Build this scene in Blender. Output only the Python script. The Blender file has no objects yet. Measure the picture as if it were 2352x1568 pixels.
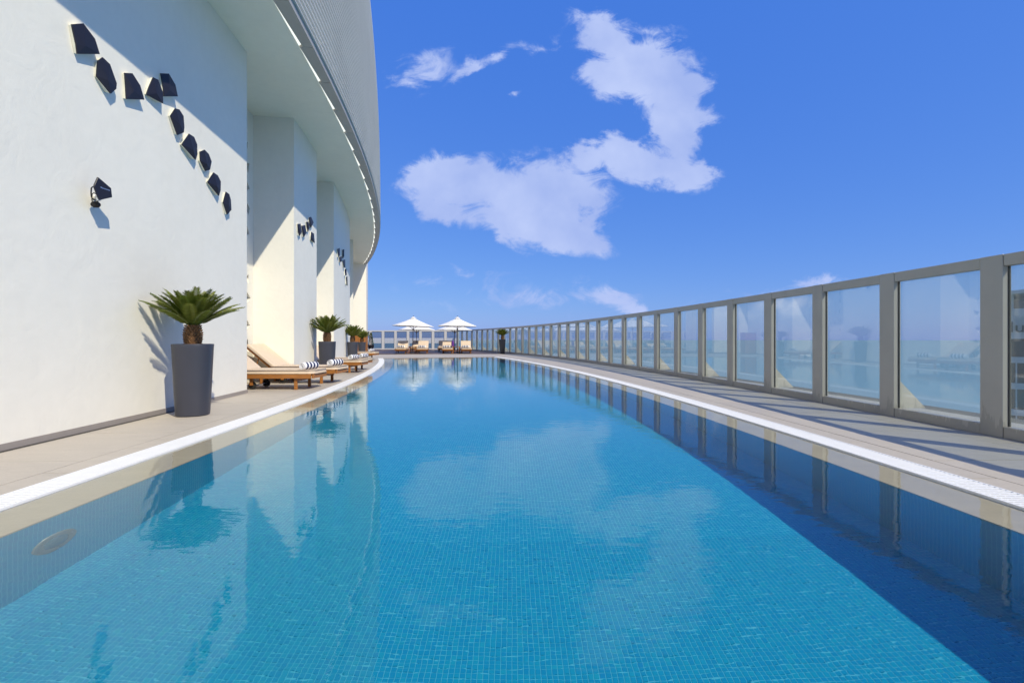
import bpy, bmesh, math, random
from mathutils import Vector, Matrix
random.seed(7)
R = math.radians
S = bpy.context.scene
COL = S.collection

# ------------------------------------------------------------------ camera
cam = bpy.data.cameras.new('camera')
cam.sensor_width = 36.0
cam.lens = 36.0 * 1080.0 / 2352.0
cam.shift_y = -5.0 / 2352.0
cam.clip_start = 0.05
cam.clip_end = 60000.0
cam_ob = bpy.data.objects.new('camera', cam)
cam_ob.location = (0, 0, 1.0)
cam_ob.rotation_euler = (R(90), 0, 0)
COL.objects.link(cam_ob)
S.camera = cam_ob

# ------------------------------------------------------------------ render look
S.render.engine = 'CYCLES'
S.view_settings.view_transform = 'Standard'
S.view_settings.look = 'None'
S.view_settings.gamma = 1.0
S.view_settings.use_curve_mapping = False
S.view_settings.exposure = 0.55
S.cycles.use_denoising = True
S.cycles.caustics_reflective = False
S.cycles.caustics_refractive = True
S.cycles.max_bounces = 10
S.cycles.transparent_max_bounces = 24
S.cycles.sample_clamp_indirect = 8.0

# ------------------------------------------------------------------ sun
SUN_DIR = Vector((1.33, -1.37, 1.87)).normalized()
sun = bpy.data.lights.new('sun', 'SUN')
sun.energy = 3.1
sun.angle = R(0.5)
sun.color = (1.0, 0.915, 0.72)
sun_ob = bpy.data.objects.new('sun', sun)
sun_ob.rotation_euler = SUN_DIR.to_track_quat('Z', 'Y').to_euler()
sun_ob.location = (40, -40, 60)
COL.objects.link(sun_ob)
try:
    sun.cycles.is_caustics_light = True
except Exception:
    pass

# ------------------------------------------------------------------ sky and clouds (all by direction)
world = bpy.data.worlds.new('World')
S.world = world
world.use_nodes = True
wn, wl = world.node_tree.nodes, world.node_tree.links
wn.clear()
SKY_STRENGTH = 0.15

def wnode(kind, **kw):
    n = wn.new(kind)
    for k, v in kw.items():
        setattr(n, k, v)
    return n

def wmath(op, a, b=None, c=None):
    n = wn.new('ShaderNodeMath'); n.operation = op
    for i, v in enumerate((a, b, c)):
        if v is None:
            continue
        if isinstance(v, (int, float)):
            n.inputs[i].default_value = v
        else:
            wl.new(v, n.inputs[i])
    return n.outputs[0]

sky = wnode('ShaderNodeTexSky', sky_type='NISHITA')
sky.sun_disc = False
sky.sun_elevation = math.asin(SUN_DIR.z)
sky.sun_rotation = math.atan2(SUN_DIR.x, SUN_DIR.y)
sky.altitude = 0
sky.air_density = 1.0
sky.dust_density = 0.6
sky.ozone_density = 4.0
tint = wnode('ShaderNodeMix', data_type='RGBA', blend_type='MULTIPLY')
tint.inputs[0].default_value = 1.0
wl.new(sky.outputs[0], tint.inputs[6])
tint.inputs[7].default_value = (0.72, 0.74, 0.52, 1)
blue = wnode('ShaderNodeMix', data_type='RGBA')   # deep clear-air blue, the same all over the sky
blue.inputs[0].default_value = 0.68
wl.new(tint.outputs[2], blue.inputs[6]); blue.inputs[7].default_value = (0.15, 0.88, 4.2, 1)

tc = wnode('ShaderNodeTexCoord')
sep = wnode('ShaderNodeSeparateXYZ')
wl.new(tc.outputs['Generated'], sep.inputs[0])
dy = wmath('MAXIMUM', sep.outputs[1], 0.02)
uu = wmath('DIVIDE', sep.outputs[0], dy)
vv = wmath('DIVIDE', sep.outputs[2], dy)
comb = wnode('ShaderNodeCombineXYZ')
wl.new(uu, comb.inputs[0]); wl.new(vv, comb.inputs[1])
# ragged outline: shift the lookup by noise
wob = wnode('ShaderNodeTexNoise'); wob.inputs['Scale'].default_value = 8.0
wob.inputs['Detail'].default_value = 7.0; wob.inputs['Roughness'].default_value = 0.62
wl.new(comb.outputs[0], wob.inputs['Vector'])
wsub = wnode('ShaderNodeVectorMath', operation='SUBTRACT'); wsub.inputs[1].default_value = (0.5, 0.5, 0.5)
wl.new(wob.outputs['Color'], wsub.inputs[0])
wsc = wnode('ShaderNodeVectorMath', operation='MULTIPLY'); wsc.inputs[1].default_value = (0.13, 0.10, 0.0)
wl.new(wsub.outputs[0], wsc.inputs[0])
wadd = wnode('ShaderNodeVectorMath', operation='ADD')
wl.new(comb.outputs[0], wadd.inputs[0]); wl.new(wsc.outputs[0], wadd.inputs[1])
# (x, y, half width, half height, tilt in degrees, weight), tangent-plane units x 1000 from straight ahead
BLOBS = [
    (-120, 335, 120, 62, 8, 1.0), (-20, 325, 165, 70, -8, 1.0), (100, 310, 115, 85, 0, 1.0), (30, 250, 140, 55, -18, .95),
    (135, 225, 95, 50, -10, .85), (-190, 352, 75, 40, 20, .8), (-150, 285, 85, 40, -15, .85),
    (175, 395, 70, 34, 15, .95), (260, 375, 110, 45, -25, 1.0), (350, 355, 90, 46, -15, .95), (400, 360, 40, 26, 10, .8),
    (205, 640, 75, 52, -20, .95), (290, 590, 130, 62, -15, 1.0), (250, 560, 90, 52, 0, .95), (350, 520, 95, 62, -30, 1.0),
    (400, 545, 55, 34, -10, .75), (330, 450, 62, 70, 20, .95), (390, 480, 70, 34, -20, .75), (350, 410, 50, 50, 10, .8),
    (190, 575, 55, 34, 0, .75), (290, 665, 90, 16, -12, .35),
    (-195, 590, 66, 44, 20, .46), (-200, 560, 80, 34, 5, .42), (-95, 575, 85, 18, 18, .46), (-30, 600, 45, 22, 25, .42), (60, 625, 90, 18, 5, .3), (-10, 512, 26, 10, 10, .3),
    (205, 82, 62, 30, -10, .62), (255, 62, 70, 24, -14, .55), (60, 90, 240, 34, 0, .34), (660, 118, 90, 18, 2, .40), (560, 70, 300, 36, 4, .34), (-120, 130, 160, 20, 3, .26),
    (1500, 420, 300, 120, 5, .8), (-1500, 600, 320, 120, 0, .8), (1250, 900, 160, 60, 10, .6),
]
acc = None
for (bx_, by_, ba, bb, rot, wgt) in BLOBS:
    mp = wnode('ShaderNodeMapping', vector_type='TEXTURE')
    mp.inputs['Location'].default_value = (bx_ / 1000, by_ / 1000, 0)
    mp.inputs['Rotation'].default_value = (0, 0, R(rot))
    mp.inputs['Scale'].default_value = (ba / 1000, bb / 1000, 1)
    wl.new(wadd.outputs[0], mp.inputs['Vector'])
    ln = wnode('ShaderNodeVectorMath', operation='LENGTH')
    wl.new(mp.outputs[0], ln.inputs[0])
    f = wmath('MULTIPLY', wmath('SUBTRACT', 1.28, ln.outputs['Value']), wgt)
    acc = f if acc is None else wmath('SMOOTH_MAX', acc, f, 0.30)
front = wmath('GREATER_THAN', sep.outputs[1], 0.03)
acc = wmath('MULTIPLY', wmath('MAXIMUM', acc, 0.0), front)
# unseen scattered clouds behind the camera, cover thickened to whiten the fill light
bk = wnode('ShaderNodeTexNoise'); bk.inputs['Scale'].default_value = 2.2; bk.inputs['Detail'].default_value = 3
wl.new(tc.outputs['Generated'], bk.inputs['Vector'])
back = wmath('MULTIPLY', wmath('MAXIMUM', wmath('MULTIPLY', wmath('SUBTRACT', bk.outputs['Fac'], 0.50), 4.0), 0.0), wmath('LESS_THAN', sep.outputs[1], 0.03))
acc = wmath('MAXIMUM', acc, back)
fine = wnode('ShaderNodeTexNoise'); fine.inputs['Scale'].default_value = 13.0
fine.inputs['Detail'].default_value = 9.0; fine.inputs['Roughness'].default_value = 0.66; fine.inputs['Distortion'].default_value = 0.9
fmap = wnode('ShaderNodeMapping'); fmap.inputs['Scale'].default_value = (0.75, 1.25, 1)
wl.new(comb.outputs[0], fmap.inputs['Vector']); wl.new(fmap.outputs[0], fine.inputs['Vector'])
dens = wmath('ADD', acc, wmath('MULTIPLY', wmath('SUBTRACT', fine.outputs['Fac'], 0.5), 1.75))
mr = wnode('ShaderNodeMapRange', interpolation_type='SMOOTHSTEP')
wl.new(dens, mr.inputs['Value'])
mr.inputs['From Min'].default_value = 0.14; mr.inputs['From Max'].default_value = 0.62
cover = wmath('MULTIPLY', mr.outputs[0], wmath('MINIMUM', wmath('MULTIPLY', acc, 2.6), 0.95))
# cloud tone: soft grey-lilac in the thick middle, whiter at the lit rims
tone = wnode('ShaderNodeTexNoise'); tone.inputs['Scale'].default_value = 6.0; tone.inputs['Detail'].default_value = 5.0
wl.new(comb.outputs[0], tone.inputs['Vector'])
ct = wnode('ShaderNodeMix', data_type='RGBA')
tr_ = wnode('ShaderNodeMapRange'); wl.new(tone.outputs['Fac'], tr_.inputs['Value']); tr_.inputs['From Min'].default_value = 0.36; tr_.inputs['From Max'].default_value = 0.66
wl.new(tr_.outputs[0], ct.inputs[0])
ct.inputs[6].default_value = (1.75, 2.25, 4.0, 1)
ct.inputs[7].default_value = (2.45, 2.9, 4.4, 1)
cm = wnode('ShaderNodeMix', data_type='RGBA')
wl.new(cover, cm.inputs[0]); wl.new(blue.outputs[2], cm.inputs[6]); wl.new(ct.outputs[2], cm.inputs[7])
bg = wnode('ShaderNodeBackground'); bg.inputs['Strength'].default_value = SKY_STRENGTH
wl.new(cm.outputs[2], bg.inputs['Color'])
wo = wnode('ShaderNodeOutputWorld')
wl.new(bg.outputs[0], wo.inputs['Surface'])

# ------------------------------------------------------------------ geometry helpers
CX = -85.0                       # the terrace is a ring round (CX, 0)

def PT(r, a, z=0.0):
    return Vector((CX + (85.0 + r) * math.cos(a), (85.0 + r) * math.sin(a), z))

def AD(r, D):
    return math.asin(D / (85.0 + r))

def on_ring(px, py, r):
    """point where the sight line through picture point (px, py) meets the ring wall of offset r"""
    dx, dz = (px - 1176) / 1080.0, (779 - py) / 1080.0
    A = dx * dx + 1; B = -2 * dx * CX; C = CX * CX - (85 + r) ** 2
    D = (-B + math.sqrt(max(B * B - 4 * A * C, 0))) / (2 * A)
    # nearest positive crossing from inside/outside
    D2 = (-B - math.sqrt(max(B * B - 4 * A * C, 0))) / (2 * A)
    c = [d for d in (D, D2) if d > 0.5]
    D = min(c)
    return Vector((dx * D, D, 1 + dz * D))

class MB:
    def __init__(self):
        self.v, self.f, self.uv = [], [], None
    def add(self, vs, fs):
        o = len(self.v)
        self.v += [tuple(p) for p in vs]
        self.f += [tuple(i + o for i in q) for q in fs]
        return self
    def box(self, c, s, M=None):
        x, y, z = s[0] / 2, s[1] / 2, s[2] / 2
        vs = [Vector((sx * x, sy * y, sz * z)) for sz in (-1, 1) for sy in (-1, 1) for sx in (-1, 1)]
        if M is not None:
            vs = [M @ p for p in vs]
        vs = [p + Vector(c) for p in vs]
        return self.add(vs, [(0, 2, 3, 1), (4, 5, 7, 6), (0, 1, 5, 4), (2, 6, 7, 3), (0, 4, 6, 2), (1, 3, 7, 5)])
    def hexa(self, b, t):
        """bottom quad (ccw from above) and top quad"""
        return self.add(list(b) + list(t), [(3, 2, 1, 0), (4, 5, 6, 7), (0, 1, 5, 4), (1, 2, 6, 5), (2, 3, 7, 6), (3, 0, 4, 7)])
    def sector(self, r0, r1, a0, a1, z0, z1, n=1):
        vs, fs = [], []
        for i in range(n + 1):
            a = a0 + (a1 - a0) * i / n
            vs += [PT(r0, a, z0), PT(r1, a, z0), PT(r1, a, z1), PT(r0, a, z1)]
        for i in range(n):
            k = 4 * i
            for j in range(4):
                j2 = (j + 1) % 4
                fs.append((k + j, k + j2, k + 4 + j2, k + 4 + j)[::-1])
        fs.append((0, 1, 2, 3)); k = 4 * n; fs.append((k + 3, k + 2, k + 1, k))
        return self.add(vs, fs)
    def tube(self, pts, rad, n=8, cap=True):
        pts = [Vector(p) for p in pts]
        rr = rad if isinstance(rad, (list, tuple)) else [rad] * len(pts)
        vs, fs = [], []
        for i, p in enumerate(pts):
            d = (pts[min(i + 1, len(pts) - 1)] - pts[max(i - 1, 0)]).normalized()
            up = Vector((0, 0, 1)) if abs(d.z) < 0.95 else Vector((1, 0, 0))
            x = d.cross(up).normalized(); y = x.cross(d).normalized()
            for j in range(n):
                t = 2 * math.pi * j / n
                vs.append(p + (x * math.cos(t) + y * math.sin(t)) * rr[i])
        for i in range(len(pts) - 1):
            for j in range(n):
                fs.append((i * n + j, i * n + (j + 1) % n, (i + 1) * n + (j + 1) % n, (i + 1) * n + j))
        if cap:
            fs.append(tuple(range(n))[::-1]); fs.append(tuple(range((len(pts) - 1) * n, len(pts) * n)))
        return self.add(vs, fs)
    def lathe(self, prof, n=24, c=(0, 0, 0), M=None, power=1.0):
        vs, fs = [], []
        for (r, z) in prof:
            for j in range(n):
                t = 2 * math.pi * j / n
                cx, sx = math.cos(t), math.sin(t)
                if power != 1.0:
                    cx = math.copysign(abs(cx) ** power, cx); sx = math.copysign(abs(sx) ** power, sx)
                p = Vector((r * cx, r * sx, z))
                if M is not None:
                    p = M @ p
                vs.append(p + Vector(c))
        m = len(prof)
        for i in range(m - 1):
            for j in range(n):
                fs.append((i * n + j, i * n + (j + 1) % n, (i + 1) * n + (j + 1) % n, (i + 1) * n + j))
        if prof[0][0] > 1e-5: fs.append(tuple(range(n))[::-1])
        if prof[-1][0] > 1e-5: fs.append(tuple(range((m - 1) * n, m * n)))
        return self.add(vs, fs)
    def mesh(self, name, mat, smooth=None, bevel=0, seg=1):
        me = bpy.data.meshes.new(name)
        me.from_pydata(self.v, [], self.f)
        bm = bmesh.new(); bm.from_mesh(me)
        if bevel:
            bmesh.ops.bevel(bm, geom=[e for e in bm.edges if len(e.link_faces) == 2 and e.calc_face_angle(0) > 0.5],
                            offset=bevel, segments=seg, profile=0.6, affect='EDGES', clamp_overlap=True)
        bmesh.ops.recalc_face_normals(bm, faces=bm.faces)
        bm.to_mesh(me); bm.free()
        me.materials.append(mat)
        if smooth is not None:
            me.shade_smooth()
            me.set_sharp_from_angle(angle=R(smooth))
        return me
    def build(self, name, mat, parent=None, smooth=None, bevel=0, seg=1):
        return link(name, self.mesh(name, mat, smooth, bevel, seg), parent)

def link(name, me, parent=None, loc=None, rz=None):
    o = bpy.data.objects.new(name, me)
    COL.objects.link(o)
    if parent is not None: o.parent = parent
    if loc is not None: o.location = loc
    if rz is not None: o.rotation_euler = (0, 0, rz)
    return o

def tag(o, label=None, cat=None, group=None, kind=None):
    if label: o['label'] = label
    if cat: o['category'] = cat
    if group: o['group'] = group
    if kind: o['kind'] = kind
    return o

def empty(name, loc=(0, 0, 0), rz=0.0):
    o = bpy.data.objects.new(name, None)
    o.empty_display_size = 0.1
    o.location = loc; o.rotation_euler = (0, 0, rz)
    COL.objects.link(o)
    return o

def children(o):
    return [c for c in list(bpy.data.objects) if c.parent == o]

def copy_tree(o, parent=None):
    c = o.copy(); COL.objects.link(c); c.parent = parent
    for ch in KIDS.get(o.name, []):
        k = ch.copy(); COL.objects.link(k); k.parent = c
        for g in KIDS.get(ch.name, []):
            q = g.copy(); COL.objects.link(q); q.parent = k
    return c
KIDS = {}
def note_kids(root):
    KIDS[root.name] = [c for c in bpy.data.objects if c.parent == root]
    for c in KIDS[root.name]:
        KIDS[c.name] = [g for g in bpy.data.objects if g.parent == c]

# ------------------------------------------------------------------ materials
class Mat:
    def __init__(self, name, color=(0.5, 0.5, 0.5), rough=0.6, metal=0.0, spec=0.5):
        self.m = bpy.data.materials.new(name); self.m.use_nodes = True
        self.t = self.m.node_tree; self.n = self.t.nodes; self.l = self.t.links
        self.b = self.n['Principled BSDF']
        self.b.inputs['Base Color'].default_value = (*color, 1)
        self.b.inputs['Roughness'].default_value = rough
        self.b.inputs['Metallic'].default_value = metal
        self.b.inputs['Specular IOR Level'].default_value = spec
        self.color = color
    def node(self, kind, **kw):
        n = self.n.new(kind)
        for k, v in kw.items(): setattr(n, k, v)
        return n
    def coord(self, which='Object', scale=(1, 1, 1)):
        if which == 'World':
            t = self.node('ShaderNodeNewGeometry').outputs['Position']
        else:
            t = self.node('ShaderNodeTexCoord').outputs[which]
        mp = self.node('ShaderNodeMapping'); mp.inputs['Scale'].default_value = scale
        self.l.new(t, mp.inputs['Vector'])
        return mp.outputs[0]
    def noise(self, vec, scale, detail=4, rough=0.55, dist=0.0):
        n = self.node('ShaderNodeTexNoise')
        n.inputs['Scale'].default_value = scale; n.inputs['Detail'].default_value = detail
        n.inputs['Roughness'].default_value = rough; n.inputs['Distortion'].default_value = dist
        self.l.new(vec, n.inputs['Vector'])
        return n.outputs['Fac']
    def ramp(self, fac, stops):
        r = self.node('ShaderNodeValToRGB')
        while len(r.color_ramp.elements) < len(stops): r.color_ramp.elements.new(0.5)
        for e, (p, c) in zip(r.color_ramp.elements, stops):
            e.position = p; e.color = (*c, 1)
        self.l.new(fac, r.inputs[0])
        return r.outputs[0]
    def mix(self, fac, a, b, blend='MIX'):
        m = self.node('ShaderNodeMix', data_type='RGBA', blend_type=blend)
        for i, v in ((0, fac), (6, a), (7, b)):
            if isinstance(v, (int, float)): m.inputs[i].default_value = v
            elif isinstance(v, tuple): m.inputs[i].default_value = (*v, 1)
            else: self.l.new(v, m.inputs[i])
        return m.outputs[2]
    def math(self, op, a, b=None):
        n = self.node('ShaderNodeMath', operation=op)
        for i, v in enumerate((a, b)):
            if v is None: continue
            if isinstance(v, (int, float)): n.inputs[i].default_value = v
            else: self.l.new(v, n.inputs[i])
        return n.outputs[0]
    def col(self, c): self.l.new(c, self.b.inputs['Base Color']); return self
    def bump(self, h, strength=0.3, dist=0.01):
        b = self.node('ShaderNodeBump'); b.inputs['Strength'].default_value = strength; b.inputs['Distance'].default_value = dist
        self.l.new(h, b.inputs['Height']); self.l.new(b.outputs[0], self.b.inputs['Normal']); return self

def shade(c, k): return tuple(x * k for x in c)

def varied(name, color, rough=0.6, amount=0.12, scale=6, bump=0.0, bscale=60, which='World', stretch=(1, 1, 1), metal=0.0, spec=0.5):
    m = Mat(name, color, rough, metal, spec)
    v = m.coord(which, stretch)
    f = m.noise(v, scale, 6, 0.6)
    m.col(m.ramp(f, [(0.25, shade(color, 1 - amount)), (0.75, shade(color, 1 + amount))]))
    if bump: m.bump(m.noise(v, bscale, 5, 0.6), bump, 0.01)
    return m.m

def plaster(name, color):
    m = Mat(name, color, 0.72, 0, 0.3)
    v = m.coord('World')
    f1 = m.noise(v, 0.6, 5, 0.6, 0.4); f2 = m.noise(v, 7, 6, 0.65)
    c = m.ramp(f1, [(0.3, shade(color, .95)), (0.7, shade(color, 1.02))])
    c = m.mix(0.35, c, m.ramp(f2, [(0.3, shade(color, .94)), (0.7, shade(color, 1.03))]))
    # faint vertical rain streaks
    st = m.noise(m.coord('World', (1, 1, 0.1)), 3, 5, 0.65, 0.5)
    c = m.mix(1.0, c, m.ramp(st, [(0.5, (1, 1, 1)), (0.9, (.97, .967, .96))]), 'MULTIPLY')
    m.col(c)
    m.bump(m.math('ADD', m.noise(v, 3.5, 6, 0.55, 0.6), m.math('MULTIPLY', m.noise(v, 45, 4, 0.6), 0.12)), 0.22, 0.03)
    return m.m

M = {}
M['plaster'] = plaster('white_plaster', (0.83, 0.80, 0.715))
M['soffit'] = plaster('soffit_plaster', (0.86, 0.86, 0.74))
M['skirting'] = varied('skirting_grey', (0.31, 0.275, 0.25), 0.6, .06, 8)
M['slat'] = varied('slat_metal', (0.66, 0.66, 0.64), 0.42, .05, 0.7)
M['fascia'] = varied('fascia_panel_metal', (0.40, 0.39, 0.365), 0.5, .05, 1.2)
M['white_trim'] = varied('white_trim', (0.85, 0.85, 0.83), 0.5, .03, 3)
glow_mat = Mat('led_strip', (0.9, 0.9, 0.85), 0.5)
glow_mat.b.inputs['Emission Color'].default_value = (1, 1, 0.88, 1); glow_mat.b.inputs['Emission Strength'].default_value = 0.6  # emission paints sunlit slivers at the soffit edge, no lamp there
M['led'] = glow_mat.m
M['fence'] = varied('fence_metal', (0.46, 0.41, 0.33), 0.42, .06, 2.5, metal=0.15)
def grimy(name, color):
    m = Mat(name, color, 0.42, 0.15)
    v = m.coord('World')
    c = m.ramp(m.noise(v, 2.5, 6, 0.6), [(0.25, shade(color, .94)), (0.75, shade(color, 1.05))])
    z = m.node('ShaderNodeSeparateXYZ'); m.l.new(m.node('ShaderNodeNewGeometry').outputs['Position'], z.inputs[0])
    drip = m.noise(m.coord('World', (14, 14, 1.6)), 1.0, 5, 0.65)
    lo = m.math('LESS_THAN', z.outputs[2], m.math('MULTIPLY', m.math('POWER', drip, 3.0), 1.1))
    c = m.mix(m.math('MULTIPLY', lo, 0.35), c, shade(color, .45))
    m.col(c)
    return m.m
M['fence'] = grimy('fence_metal', (0.47, 0.435, 0.38))
M['far_fence'] = varied('light_fence_metal', (0.60, 0.59, 0.58), 0.45, .05, 2.5)
M['gasket'] = varied('black_gasket', (0.012, 0.012, 0.014), 0.6, .1, 20)
M['charcoal'] = varied('charcoal_shell', (0.012, 0.011, 0.017), 0.45, .15, 8)
M['lamp_side'] = varied('cream_lamp_side', (0.78, 0.77, 0.66), 0.6, .04, 8)
M['planter'] = varied('planter_grey', (0.040, 0.042, 0.058), 0.42, .06, 5, 0.05, 200)
M['planter_black'] = varied('planter_black', (0.014, 0.015, 0.022), 0.35, .1, 5)
M['soil'] = varied('soil', (0.05, 0.035, 0.024), 0.95, .4, 60, 0.8, 90)
M['bark'] = varied('cycad_bark', (0.17, 0.085, 0.035), 0.85, .5, 40, 0.6, 80, 'Object')
M['channel'] = varied('drain_channel', (0.12, 0.12, 0.14), 0.6, .06, 10)
M['grate'] = varied('white_grate', (0.83, 0.84, 0.86), 0.45, .03, 10)
M['cushion'] = varied('beige_cushion', (0.62, 0.50, 0.38), 0.9, .05, 12, 0.15, 300, 'Object')
M['black_rubber'] = varied('black_rubber', (0.012, 0.011, 0.010), 0.7, .2, 20)
M['canvas'] = varied('white_canvas', (0.80, 0.79, 0.77), 0.85, .03, 6, 0.1, 150)
M['dark_wood'] = varied('dark_pole_wood', (0.055, 0.026, 0.016), 0.5, .25, 14, stretch=(8, 8, 1))
M['steel'] = varied('brushed_steel', (0.55, 0.56, 0.57), 0.3, .05, 20, metal=0.9)
M['conifer'] = varied('conifer_green', (0.045, 0.085, 0.035), 0.8, .4, 30)
M['purple'] = varied('purple_cloth', (0.10, 0.02, 0.22), 0.8, .15, 12)

def stone(name, color):
    m = Mat(name, color, 0.55, 0, 0.4)
    v = m.coord('World')
    oi = m.node('ShaderNodeObjectInfo')
    f = m.noise(m.coord('World', (1, 3.2, 1)), 2.2, 7, 0.65, 0.8)
    g = m.noise(v, 40, 5, 0.7)
    c = m.ramp(f, [(0.3, shade(color, .90)), (0.7, shade(color, 1.06))])
    c = m.mix(0.3, c, m.ramp(g, [(0.3, shade(color, .80)), (0.7, shade(color, 1.12))]))
    c = m.mix(1.0, c, m.ramp(oi.outputs['Random'], [(0, (.94, .94, .95)), (1, (1.03, 1.02, 1.0))]), 'MULTIPLY')
    # dried splash stains
    s = m.noise(v, 1.3, 4, 0.5, 1.2)
    c = m.mix(m.math('MULTIPLY', m.ramp(s, [(0.62, (0, 0, 0)), (0.70, (1, 1, 1))]), 0.35), c, shade(color, .78))
    m.col(c); m.bump(g, 0.15, 0.004)
    return m.m
M['stone'] = stone('deck_stone', (0.465, 0.42, 0.362))
M['ledge'] = stone('ledge_stone', (0.56, 0.46, 0.34))
M['joint'] = varied('joint_mortar', (0.13, 0.12, 0.105), 0.9, .1, 20)

def wood(name, color, which='Object', grain=(1.5, 14, 14)):
    m = Mat(name, color, 0.45, 0, 0.4)
    v = m.coord(which, grain)
    f = m.noise(v, 3.0, 6, 0.6, 1.2)
    c = m.ramp(f, [(0.25, shade(color, .62)), (0.55, color), (0.8, shade(color, 1.25))])
    oi = m.node('ShaderNodeObjectInfo')
    c = m.mix(1.0, c, m.ramp(oi.outputs['Random'], [(0, (.82, .80, .78)), (1, (1.1, 1.08, 1.05))]), 'MULTIPLY')
    m.col(c); m.bump(f, 0.12, 0.004)
    return m.m
M['teak'] = wood('teak', (0.36, 0.145, 0.034))
M['deck_wood'] = wood('deck_boards', (0.13, 0.080, 0.055), 'World', (1.2, 12, 12))

def leaf(name, color):
    m = Mat(name, color, 0.42, 0, 0.5)
    oi = m.node('ShaderNodeObjectInfo')
    f = m.noise(m.coord('Object', (1, 1, 1)), 9, 3)
    c = m.ramp(f, [(0.3, shade(color, .7)), (0.7, shade(color, 1.25))])
    c = m.mix(1.0, c, m.ramp(oi.outputs['Random'], [(0, (.75, .85, .7)), (1, (1.25, 1.12, .9))]), 'MULTIPLY')
    m.col(c)
    out = m.n['Material Output']
    tr = m.node('ShaderNodeBsdfTranslucent'); m.l.new(c, tr.inputs['Color'])
    mx = m.node('ShaderNodeMixShader'); mx.inputs[0].default_value = 0.25
    m.l.new(m.b.outputs[0], mx.inputs[1]); m.l.new(tr.outputs[0], mx.inputs[2]); m.l.new(mx.outputs[0], out.inputs['Surface'])
    return m.m
M['frond'] = leaf('frond_green', (0.145, 0.175, 0.028))

def mosaic(name):
    """25 mm glass mosaic, laid out in metres by the UV map"""
    m = Mat(name, (0.05, 0.35, 0.5), 0.25, 0, 0.5)
    uv = m.node('ShaderNodeTexCoord').outputs['UV']
    sc = m.node('ShaderNodeVectorMath', operation='SCALE'); sc.inputs['Scale'].default_value = 1 / 0.027
    m.l.new(uv, sc.inputs[0])
    fl = m.node('ShaderNodeVectorMath', operation='FLOOR'); m.l.new(sc.outputs[0], fl.inputs[0])
    fr = m.node('ShaderNodeVectorMath', operation='FRACTION'); m.l.new(sc.outputs[0], fr.inputs[0])
    wnz = m.node('ShaderNodeTexWhiteNoise', noise_dimensions='2D'); m.l.new(fl.outputs[0], wnz.inputs['Vector'])
    c = m.ramp(wnz.outputs['Value'], [(0.0, (0.001, 0.255, 0.465)), (0.5, (0.002, 0.280, 0.475)), (0.95, (0.003, 0.302, 0.475)), (0.985, (0.006, 0.325, 0.475)), (1.0, (0.003, 0.24, 0.48))])
    sp = m.node('ShaderNodeSeparateXYZ'); m.l.new(fr.outputs[0], sp.inputs[0])
    def edge(o):
        d = m.math('ABSOLUTE', m.math('SUBTRACT', o, 0.5))
        return m.math('GREATER_THAN', d, 0.445)
    g = m.math('MAXIMUM', edge(sp.outputs[0]), edge(sp.outputs[1]))
    c = m.mix(g, c, (0.07, 0.44, 0.58))
    m.col(c)
    m.bump(m.math('SUBTRACT', 1.0, g), 0.3, 0.002)
    return m.m
M['mosaic'] = mosaic('pool_mosaic')

def water_mat():
    m = bpy.data.materials.new('pool_water'); m.use_nodes = True
    t = m.node_tree; n = t.nodes; l = t.links; n.clear()
    out = n.new('ShaderNodeOutputMaterial')
    gl = n.new('ShaderNodeBsdfGlass'); gl.inputs['IOR'].default_value = 1.33; gl.inputs['Roughness'].default_value = 0.0
    gl.inputs['Color'].default_value = (0.93, 0.985, 1.0, 1)
    geo = n.new('ShaderNodeNewGeometry')
    def nz(scale, st, det):
        mp = n.new('ShaderNodeMapping'); mp.inputs['Scale'].default_value = st
        l.new(geo.outputs['Position'], mp.inputs['Vector'])
        x = n.new('ShaderNodeTexNoise'); x.inputs['Scale'].default_value = scale; x.inputs['Detail'].default_value = det
        x.inputs['Roughness'].default_value = 0.5
        l.new(mp.outputs[0], x.inputs['Vector'])
        return x.outputs['Fac']
    def mm(op, a, b):
        x = n.new('ShaderNodeMath'); x.operation = op
        for i, v in enumerate((a, b)):
            if isinstance(v, (int, float)): x.inputs[i].default_value = v
            else: l.new(v, x.inputs[i])
        return x.outputs[0]
    h = mm('ADD', mm('MULTIPLY', nz(3.2, (0.8, 1.25, 1), 2), 0.0016), mm('ADD', mm('MULTIPLY', nz(10, (0.6, 1.6, 1), 2), 0.00065), mm('MULTIPLY', nz(30, (0.6, 1.5, 1), 2), 0.00012)))
    bp = n.new('ShaderNodeBump'); bp.inputs['Strength'].default_value = 1.0; bp.inputs['Distance'].default_value = 1.0
    l.new(h, bp.inputs['Height']); l.new(bp.outputs[0], gl.inputs['Normal'])
    l.new(gl.outputs[0], out.inputs['Surface'])
    return m
M['water'] = water_mat()

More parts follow.
